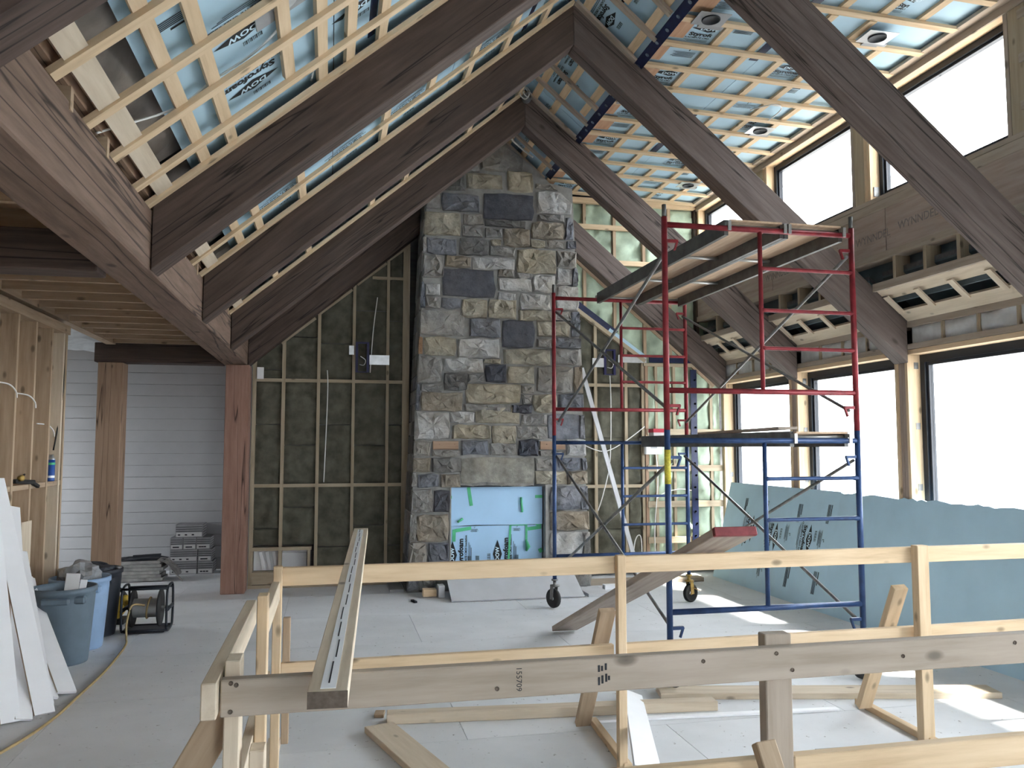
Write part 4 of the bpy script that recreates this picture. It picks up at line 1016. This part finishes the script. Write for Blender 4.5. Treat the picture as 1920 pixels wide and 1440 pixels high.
# ================================================================ BACK WALL FITTINGS
def bracket(lab, x0, x1, z0, z1, plate):
    t = thing('mounting_bracket', lab, 'bracket', ((x0 + x1) / 2, 10.37, z0), 'navy wall brackets')
    box('bracket_rail', x0, x0 + .03, 10.36, 10.40, z0, z1, 'navy_plastic', t); box('bracket_rail', x1 - .03, x1, 10.36, 10.40, z0, z1, 'navy_plastic', t)
    box('bracket_bar', x0, x1, 10.365, 10.40, z1 - .02, z1, 'navy_plastic', t); box('bracket_bar', x0, x1, 10.365, 10.40, z0, z0 + .012, 'navy_plastic', t)
    box('metal_plate', *plate, 10.37, 10.375, z0 + .10, z0 + .22, 'silver', t)
    tube('cable_loop', spline([(x0 + .05, 10.38, z0 + .10), (x0 + .10, 10.35, z0 + .09), (x0 + .12, 10.35, z0 + .15), (x0 + .06, 10.37, z0 + .20)]), .005, 'cable', t, 6)
    return t
t = bracket('navy plastic wall bracket on the studs left of the chimney', .29, .455, 2.60, 2.98, (.46, .705))
box('outlet_box', .21, .27, 10.36, 10.40, 2.82, 2.93, 'silver', t)
bracket('navy plastic wall bracket on the studs right of the chimney', 3.52, 3.68, 2.63, 2.97, (3.36, 3.52))
ep = thing('electrical_panel', 'small white electrical box on the back wall behind the scaffold', 'electrical box', (4.17, 10.34, 1.58))
box('panel_case', 4.06, 4.29, 10.29, 10.365, 1.58, 1.76, 'white_plastic', ep, .01); box('panel_slot', 4.13, 4.22, 10.285, 10.29, 1.66, 1.72, 'grey_plate', ep)
tag(box('junction_box', -.875, -.80, 10.36, 10.40, 2.50, 2.64, 'white_plastic'), 'small pale electrical box beside the top of the reddish post', 'electrical box')
cb = [('white cable hanging down the studs left of the chimney', [(.55, 10.38, 3.55), (.50, 10.38, 3.1), (.47, 10.38, 2.6)]),
      ('white cable running down the third insulated stud bay', [(-.15 + .10, 10.38, 2.62), (-.04, 10.38, 2.40), (-.05, 10.38, 1.9), (-.07, 10.38, 1.25)]),
      ('white cable crossing the insulation right of the chimney', [(3.2, 10.37, 1.72), (3.5, 10.36, 1.62), (3.8, 10.37, 1.75), (4.08, 10.37, 1.95)]),
      ('white cable hanging down beside the navy bracket on the right', [(3.60, 10.37, 2.62), (3.61, 10.37, 2.2), (3.59, 10.37, 1.5), (3.50, 10.36, 1.1), (3.42, 10.37, .85)]),
      ('loose white cables by the floor right of the leaning strip', [(3.88, 10.36, .08), (3.92, 10.35, .45), (4.0, 10.35, .50), (4.02, 10.36, .1)]),
      ('white cable dropping from the electrical box', [(4.22, 10.34, 1.58), (4.24, 10.33, 1.3), (4.22, 10.33, 1.0), (4.19, 10.34, .5), (4.22, 10.34, .1)]),
      ('white cable running sideways from the electrical box run to the navy tape', [(4.22, 10.335, 1.0), (4.35, 10.33, 1.08), (4.55, 10.33, 1.12), (4.72, 10.34, 1.10)])]
for lab, pts in cb: tag(tube('wall_cable', spline(pts), .007, 'cable', None, 6), lab, 'cable')

# ================================================================ CEILING FITTINGS
def plate(lab, x, y, hole):
    z = zs(x, -.004)
    t = thing('light_mounting_plate', lab, 'mounting plate', (x, y, z), 'round hole light plates')
    box('plate', x - .13, x + .13, y - .10, y + .10, z - .003, z, 'silver' if hole == 'w' else 'grey_plate', t)
    lathe('hole_rim', [(.0001, -.002), (.062, -.002), (.066, -.010), (.072, -.010), (.072, 0)], (x, y, z - .003), 'ink', t, 24)
    box('plate_bracket', x - .05, x + .16, y + .09, y + .15, z, z + .02, 'grey_plate', t)
for lab, x, y, h in (('grey light plate beside the plywood, top centre of the shed ceiling', 2.86, 5.76, 'g'), ('silver light plate with round hole, close to the nearest clerestory window', 4.26, 5.66, 'w'),
                  ('silver light plate with round hole, midway along the clerestory', 4.335, 7.66, 'w'), ('silver light plate with round hole, above the far clerestory window', 4.36, 9.5, 'w'), ('grey light plate half hidden behind the knotted rafter', 2.80, 7.34, 'g')):
    plate(lab, x, y, h)
lp = thing('light_mounting_plate', 'grey light plate with oval opening on the left slope, at the top edge', 'mounting plate', (-.25, 3.72, 3.64), 'round hole light plates')
plank('plate', (-.36, 3.72, zl(-.36, 5.575)), (-.10, 3.72, zl(-.10, 5.575)), .22, .006, 'grey_plate', lp, (-SL, 0, 1))
lathe('hole_rim', [(.0001, 0), (.055, 0), (.06, .006), (.07, .006), (.07, 0)], (-.23, 3.72, zl(-.23, 5.568)), 'silver', lp, 24, (SL, 0, -1))
tag(tube('ceiling_cable', spline([(-1.0, 3.75, 3.02), (-.941, 3.80, zl(-.941, 5.555)), (-.726, 3.985, zl(-.726, 5.555)), (-.563, 3.97, zl(-.563, 5.56)), (-.374, 3.965, zl(-.374, 5.56)), (-.22, 3.88, zl(-.22, 5.57))]), .006, 'cable', None, 6), 'white cable draped along the straps of the nearest left bay', 'cable')
tag(tube('ceiling_cable', spline([(-.085, 4.1, zl(-.085, 5.575)), (-.10, 4.36, zl(-.10, 5.57)), (-.14, 4.72, zl(-.14, 5.575))]), .006, 'cable', None, 6), 'short white cable hanging against the foam of the nearest left bay', 'cable')
rl = thing('ridge_cable_coil', 'coiled white cable on a grey box at the lower rafter peak', 'cable', (1.98, 8.42, 5.42))
tube('cable_loop', spline([(1.98, 8.44, 5.56), (1.93, 8.40, 5.46), (1.98, 8.38, 5.40), (2.03, 8.40, 5.46), (1.99, 8.42, 5.55)]), .007, 'cable', rl, 6)
tube('cable_loop', spline([(2.0, 8.45, 5.57), (1.97, 8.40, 5.48), (2.01, 8.39, 5.43), (2.04, 8.41, 5.50), (2.01, 8.44, 5.56)]), .007, 'cable', rl, 6)
lathe('ceiling_box', [(.0001, -.03), (.05, -.03), (.05, .03)], (2.01, 8.42, 5.43), 'grey_plate', rl, 16, (0, -1, 0))
tag(tube('ceiling_cable', spline([(2.05, 9.45, 5.40), (2.10, 9.50, 5.36), (2.20, 9.48, 5.27), (2.33, 9.45, 5.16)]), .012, 'cable', None, 6), 'white cable stub on the steep ceiling above the chimney', 'cable')
tag(tube('ceiling_cable', spline([(4.0, 7.25, zs(4, .01)), (4.1, 7.0, zs(4, -.03)), (4.25, 7.1, zs(4, -.02)), (4.3, 7.5, zs(4, .0))]), .006, 'cable', None, 6), 'white cable looped under the shed ceiling between two light plates', 'cable')

# ================================================================ ALCOVE AND LEFT SIDE
def bin_(lab, x, y, mat, inner):
    t = thing('waste_bin', lab, 'bin', (x, y, 0), 'waste bins by the stud wall')
    lathe('bin_body', [(.0001, .0), (.185, .0), (.19, .02), (.225, .50), (.225, .54), (.238, .545), (.238, .585), (.222, .585), (.218, .54), (.205, .30), (.180, .03), (.0001, .03)], (x, y, 0), mat, t, 32)
    for s in (-1, 1):
        dx, dy = (.215 * s * .7, -.215 * s * .7)
        h = box('bin_handle', x + dx - .05, x + dx + .05, y + dy - .035, y + dy + .035, .47, .53, mat, t, .012)
    plank('bin_grip', (x - .10, y - .215, .50), (x + .10, y - .215, .50), .05, .05, mat, t, (0, 0, 1), .01)
    return t
bin_('front grey-blue waste bin behind the white boards', -2.03, 7.22, 'can_grey', 0)
bin_('pale blue waste bin holding a clear plastic bag', -2.045, 7.71, 'can_blue', 0)
bin_('black waste bin nearest the tan post', -2.06, 8.20, 'can_black', 0)
def blob(name, lab, cat, c, r, mat, seed, amp=.35):
    bm = bmesh.new(); bmesh.ops.create_icosphere(bm, subdivisions=3, radius=1)
    for v in bm.verts:
        n_ = noise.fractal(v.co * 1.6 + Vector((seed, 0, seed)), .8, 2.1, 4)
        v.co = Vector((v.co.x * r[0], v.co.y * r[1], v.co.z * r[2])) * (1 + amp * n_)
    return tag(bm_obj(name, bm, mat, None, Matrix.Translation(c)), lab, cat)
blob('plastic_bag', 'crumpled clear plastic bag bulging from the pale blue bin', 'bag', (-2.06, 7.72, .57), (.17, .17, .13), 'bag', 3)
blob('dark_bag', 'black bag heaped in the black bin', 'bag', (-2.07, 8.22, .56), (.16, .15, .07), 'can_black', 8)
loose('pale_offcut', 'pale board offcut sticking out of the front grey bin', (-1.98, 7.13, .30), (-1.93, 7.09, .70), .10, .012, 'carton_white', (.3, -1, .2), 'offcut')
loose('pale_offcut', 'narrow white offcut behind the pale one in the front grey bin', (-1.93, 7.18, .30), (-1.87, 7.16, .64), .05, .012, 'white', (.3, -1, .2), 'offcut')
# cable reel
re = thing('cable_reel', 'black steel hose reel with chrome drum on a tube frame', 'reel', (-1.61, 8.25, 0))
for x in (-1.80, -1.42):
    pts = spline([(x, 8.10, .06), (x, 8.09, .20), (x, 8.10, .36), (x, 8.15, .41), (x, 8.30, .42), (x, 8.38, .38), (x, 8.40, .2), (x, 8.38, .05), (x, 8.30, .02), (x, 8.15, .02), (x, 8.10, .06)], 3)
    tube('frame_loop', pts, .011, 'black', re, 8)
    tube('axle_bracket', [(x, 8.10, .21), (x, 8.39, .21)], .016, 'black', re, 8)
for y_, z_ in ((8.12, .40), (8.38, .38), (8.12, .03), (8.38, .03)): tube('frame_bar', [(-1.80, y_, z_), (-1.42, y_, z_)], .011, 'black', re, 8)
box('base_pan', -1.78, -1.44, 8.12, 8.38, .012, .03, 'black', re)
for x in (-1.735, -1.50): lathe('flange', [(.0001, -.008), (.165, -.008), (.17, 0), (.165, .008), (.0001, .008)], (x, 8.25, .21), 'rubber', re, 28, (1, 0, 0))
lathe('drum', [(.085, -.11), (.085, .11)], (-1.618, 8.25, .21), 'alu', re, 24, (1, 0, 0))
tube('axle', [(-1.80, 8.25, .21), (-1.42, 8.25, .21)], .015, 'steel', re, 8)
ring = [(-1.60 + .012 * math.sin(q), 8.25 + .092 * math.cos(q), .21 + .092 * math.sin(q)) for q in [k * .5 for k in range(14)]]
tube('hose_turn', ring, .009, 'tan_cable', re, 6)
tag(tube('air_hose', spline([(-1.62, 8.155, .25), (-1.70, 8.03, .27), (-1.73, 7.99, .12), (-1.72, 7.95, .012), (-1.655, 7.61, .01), (-1.615, 6.84, .01), (-1.625, 6.20, .01), (-1.64, 5.70, .01), (-1.72, 5.22, .01), (-1.9, 4.7, .01), (-2.2, 4.2, .01)], 8), .009, 'tan_cable', None, 8), 'tan air hose snaking from the reel across the grey floor', 'hose')
yt = thing('yellow_tool', 'worn yellow power tool lying between black bin and reel', 'power tool', (-1.95, 8.72, 0))
lathe('motor_body', [(.0001, -.13), (.05, -.13), (.075, -.09), (.08, .02), (.06, .10), (.03, .13), (.0001, .14)], (-1.97, 8.66, .13), 'yellow', yt, 16, (.5, -.4, .7))
lathe('gear_case', [(.0001, -.05), (.05, -.05), (.055, .03), (.03, .06), (.0001, .06)], (-1.90, 8.62, .22), 'yellow', yt, 14, (1, -.2, .2))
tube('handle', spline([(-1.98, 8.66, .22), (-2.0, 8.62, .30), (-1.93, 8.60, .33), (-1.88, 8.62, .26)]), .018, 'rubber', yt, 8)
tube('tool_shaft', [(-1.90, 8.62, .22), (-1.80, 8.50, .20)], .02, 'yellow', yt, 8); box('tool_foot', -2.05, -1.88, 8.58, 8.78, 0, .05, 'rubber', yt, .01)
# flooring cartons
def carton(lab, x0, x1, z0, z1):
    t = thing('flooring_carton', lab, 'carton', ((x0 + x1) / 2, 11.9, z0), 'stacked flooring cartons')
    b = box('carton_body', x0, x1, 11.75, 12.09, z0, z1, 'carton', t)
    h = z1 - z0
    for k in range(3): box('carton_seam', x0 + .004, x1 - .004, 11.747, 11.75, z0 + h * (.46 + .17 * k), z0 + h * (.46 + .17 * k) + .006, 'ink', t)
    l = box('carton_label', x0 + .01, x1 - .01, 11.746, 11.75, z0 + .012, z0 + h * .40, 'carton_white', t)
    for k in range(3): box('printed_mark', x0 + .03 + k * (x1 - x0 - .08) / 3, x0 + .06 + k * (x1 - x0 - .08) / 3, 11.744, 11.746, z0 + h * .16, z0 + h * .26, 'ink', l)
    for k in range(5): box('edge_stripe', x1 - .002, x1 + .002, 11.78, 12.08, z0 + .01 + k * h / 5, z0 + .01 + k * h / 5 + .01, 'carton_white', t)
carton('grey flooring carton, bottom row of the alcove stack, left', -2.04, -1.70, .0, .163); carton('grey flooring carton, bottom row of the alcove stack, right', -1.69, -1.50, .0, .163)
carton('grey flooring carton, second row of the alcove stack, left', -2.04, -1.70, .165, .322); carton('grey flooring carton, second row of the alcove stack, right', -1.69, -1.52, .165, .322)
carton('grey flooring carton, third row of the alcove stack, left', -2.04, -1.885, .324, .480); carton('grey flooring carton, third row of the alcove stack, middle', -1.88, -1.72, .324, .480); carton('grey flooring carton, third row of the alcove stack, right', -1.715, -1.54, .324, .480)
carton('grey flooring carton alone on top of the alcove stack', -1.98, -1.64, .482, .650)
wb_ = thing('wrapped_bundle', 'low bundle of boards in torn plastic wrap on the alcove floor', 'bundle', (-2.25, 11.35, 0))
for k in range(6): box('bundled_board', -2.75, -2.02 - .02 * (k % 3), 11.18, 11.52, .012 + k * .042, .05 + k * .042, 'wrap', wb_)
bumpy('torn_wrap', lambda u, v: (-2.10 + .26 * u, 11.17 + .3 * v, .27 - .20 * u * u), 8, 8, .05, 9, 'wrap', wb_, (0, 0, 1), seed=3, smooth=False)
plank('wrap_strip', (-1.93, 11.2, .16), (-1.78, 11.15, .01), .03, .008, 'wrap', wb_)
bumpy('dark_cover', lambda u, v: (-2.75 + .75 * u, 11.18 + .34 * v, .272), 8, 6, .03, 5, 'can_black', wb_, (0, 0, 1), seed=6, smooth=False)
tag(plank('black_bar_tool', (-2.38, 11.22, .315), (-2.06, 11.25, .325), .05, .03, 'can_black', None), 'black bar tool lying on top of the wrapped bundle', 'tool')
# things on the stud wall
scn = thing('spray_foam_can', 'blue and silver spray foam can standing on the wall blocking', 'spray can', (-2.425, 8.10, 1.376))
lathe('can_body', [(.0001, 0), (.032, 0), (.033, .01), (.033, .19), (.0001, .19)], (-2.425, 8.10, 1.376), 'bluecan', scn, 18)
lathe('can_shoulder', [(.033, .19), (.03, .205), (.018, .215), (.018, .235), (.0001, .235)], (-2.425, 8.10, 1.376), 'silver', scn, 18)
lathe('can_band', [(.0335, .145), (.0335, .165)], (-2.425, 8.10, 1.376), 'green_tape', scn, 18); lathe('can_band', [(.0335, .03), (.0335, .05)], (-2.425, 8.10, 1.376), 'white_plastic', scn, 18)
ng = thing('foam_gun', 'black and brass foam gun resting on the wall blocking', 'tool', (-2.40, 7.40, 1.376))
plank('gun_body', (-2.42, 7.22, 1.41), (-2.39, 7.56, 1.39), .04, .035, 'rubber', ng, (0, 0, 1), .008); plank('gun_grip', (-2.40, 7.50, 1.40), (-2.37, 7.62, 1.35), .03, .03, 'rubber', ng, (0, 0, 1), .006)
lathe('brass_collar', [(.0001, 0), (.024, 0), (.024, .03), (.012, .035), (.0001, .035)], (-2.40, 7.27, 1.43), 'brass', ng, 14, (1, -.6, .2)); plank('gun_trigger', (-2.41, 7.30, 1.43), (-2.40, 7.38, 1.46), .012, .01, 'rubber', ng)
for i, (y_, z_, lab) in enumerate(((7.02, 2.14, 'short white cable stub on the left stud wall, nearest the picture edge'), (7.45, 2.08, 'short white cable stub on the left stud wall, middle one'), (7.95, 1.85, 'short white cable stub on the left stud wall, nearest the wall end'))):
    tag(tube('stud_cable', spline([(-2.47, y_ - .12, z_ + .03), (-2.42, y_, z_ + .02), (-2.39, y_ + .06, z_ - .03), (-2.385, y_ + .07, z_ - .08)]), .006, 'cable', None, 6), lab, 'cable')
tag(tube('stud_cable', spline([(-2.43, 8.28, 2.70), (-2.40, 8.27, 2.3), (-2.42, 8.24, 1.9), (-2.44, 8.2, 1.65)]), .007, 'rubber', None, 6), 'black cable hanging down the end stud above the spray can', 'cable')
loose('tag_board', 'pale plywood scrap nailed across two studs of the left wall', (-2.385, 7.42, .72), (-2.385, 7.42, 1.08), .22, .012, 'pine_pale', (1, 0, 0), 'board')
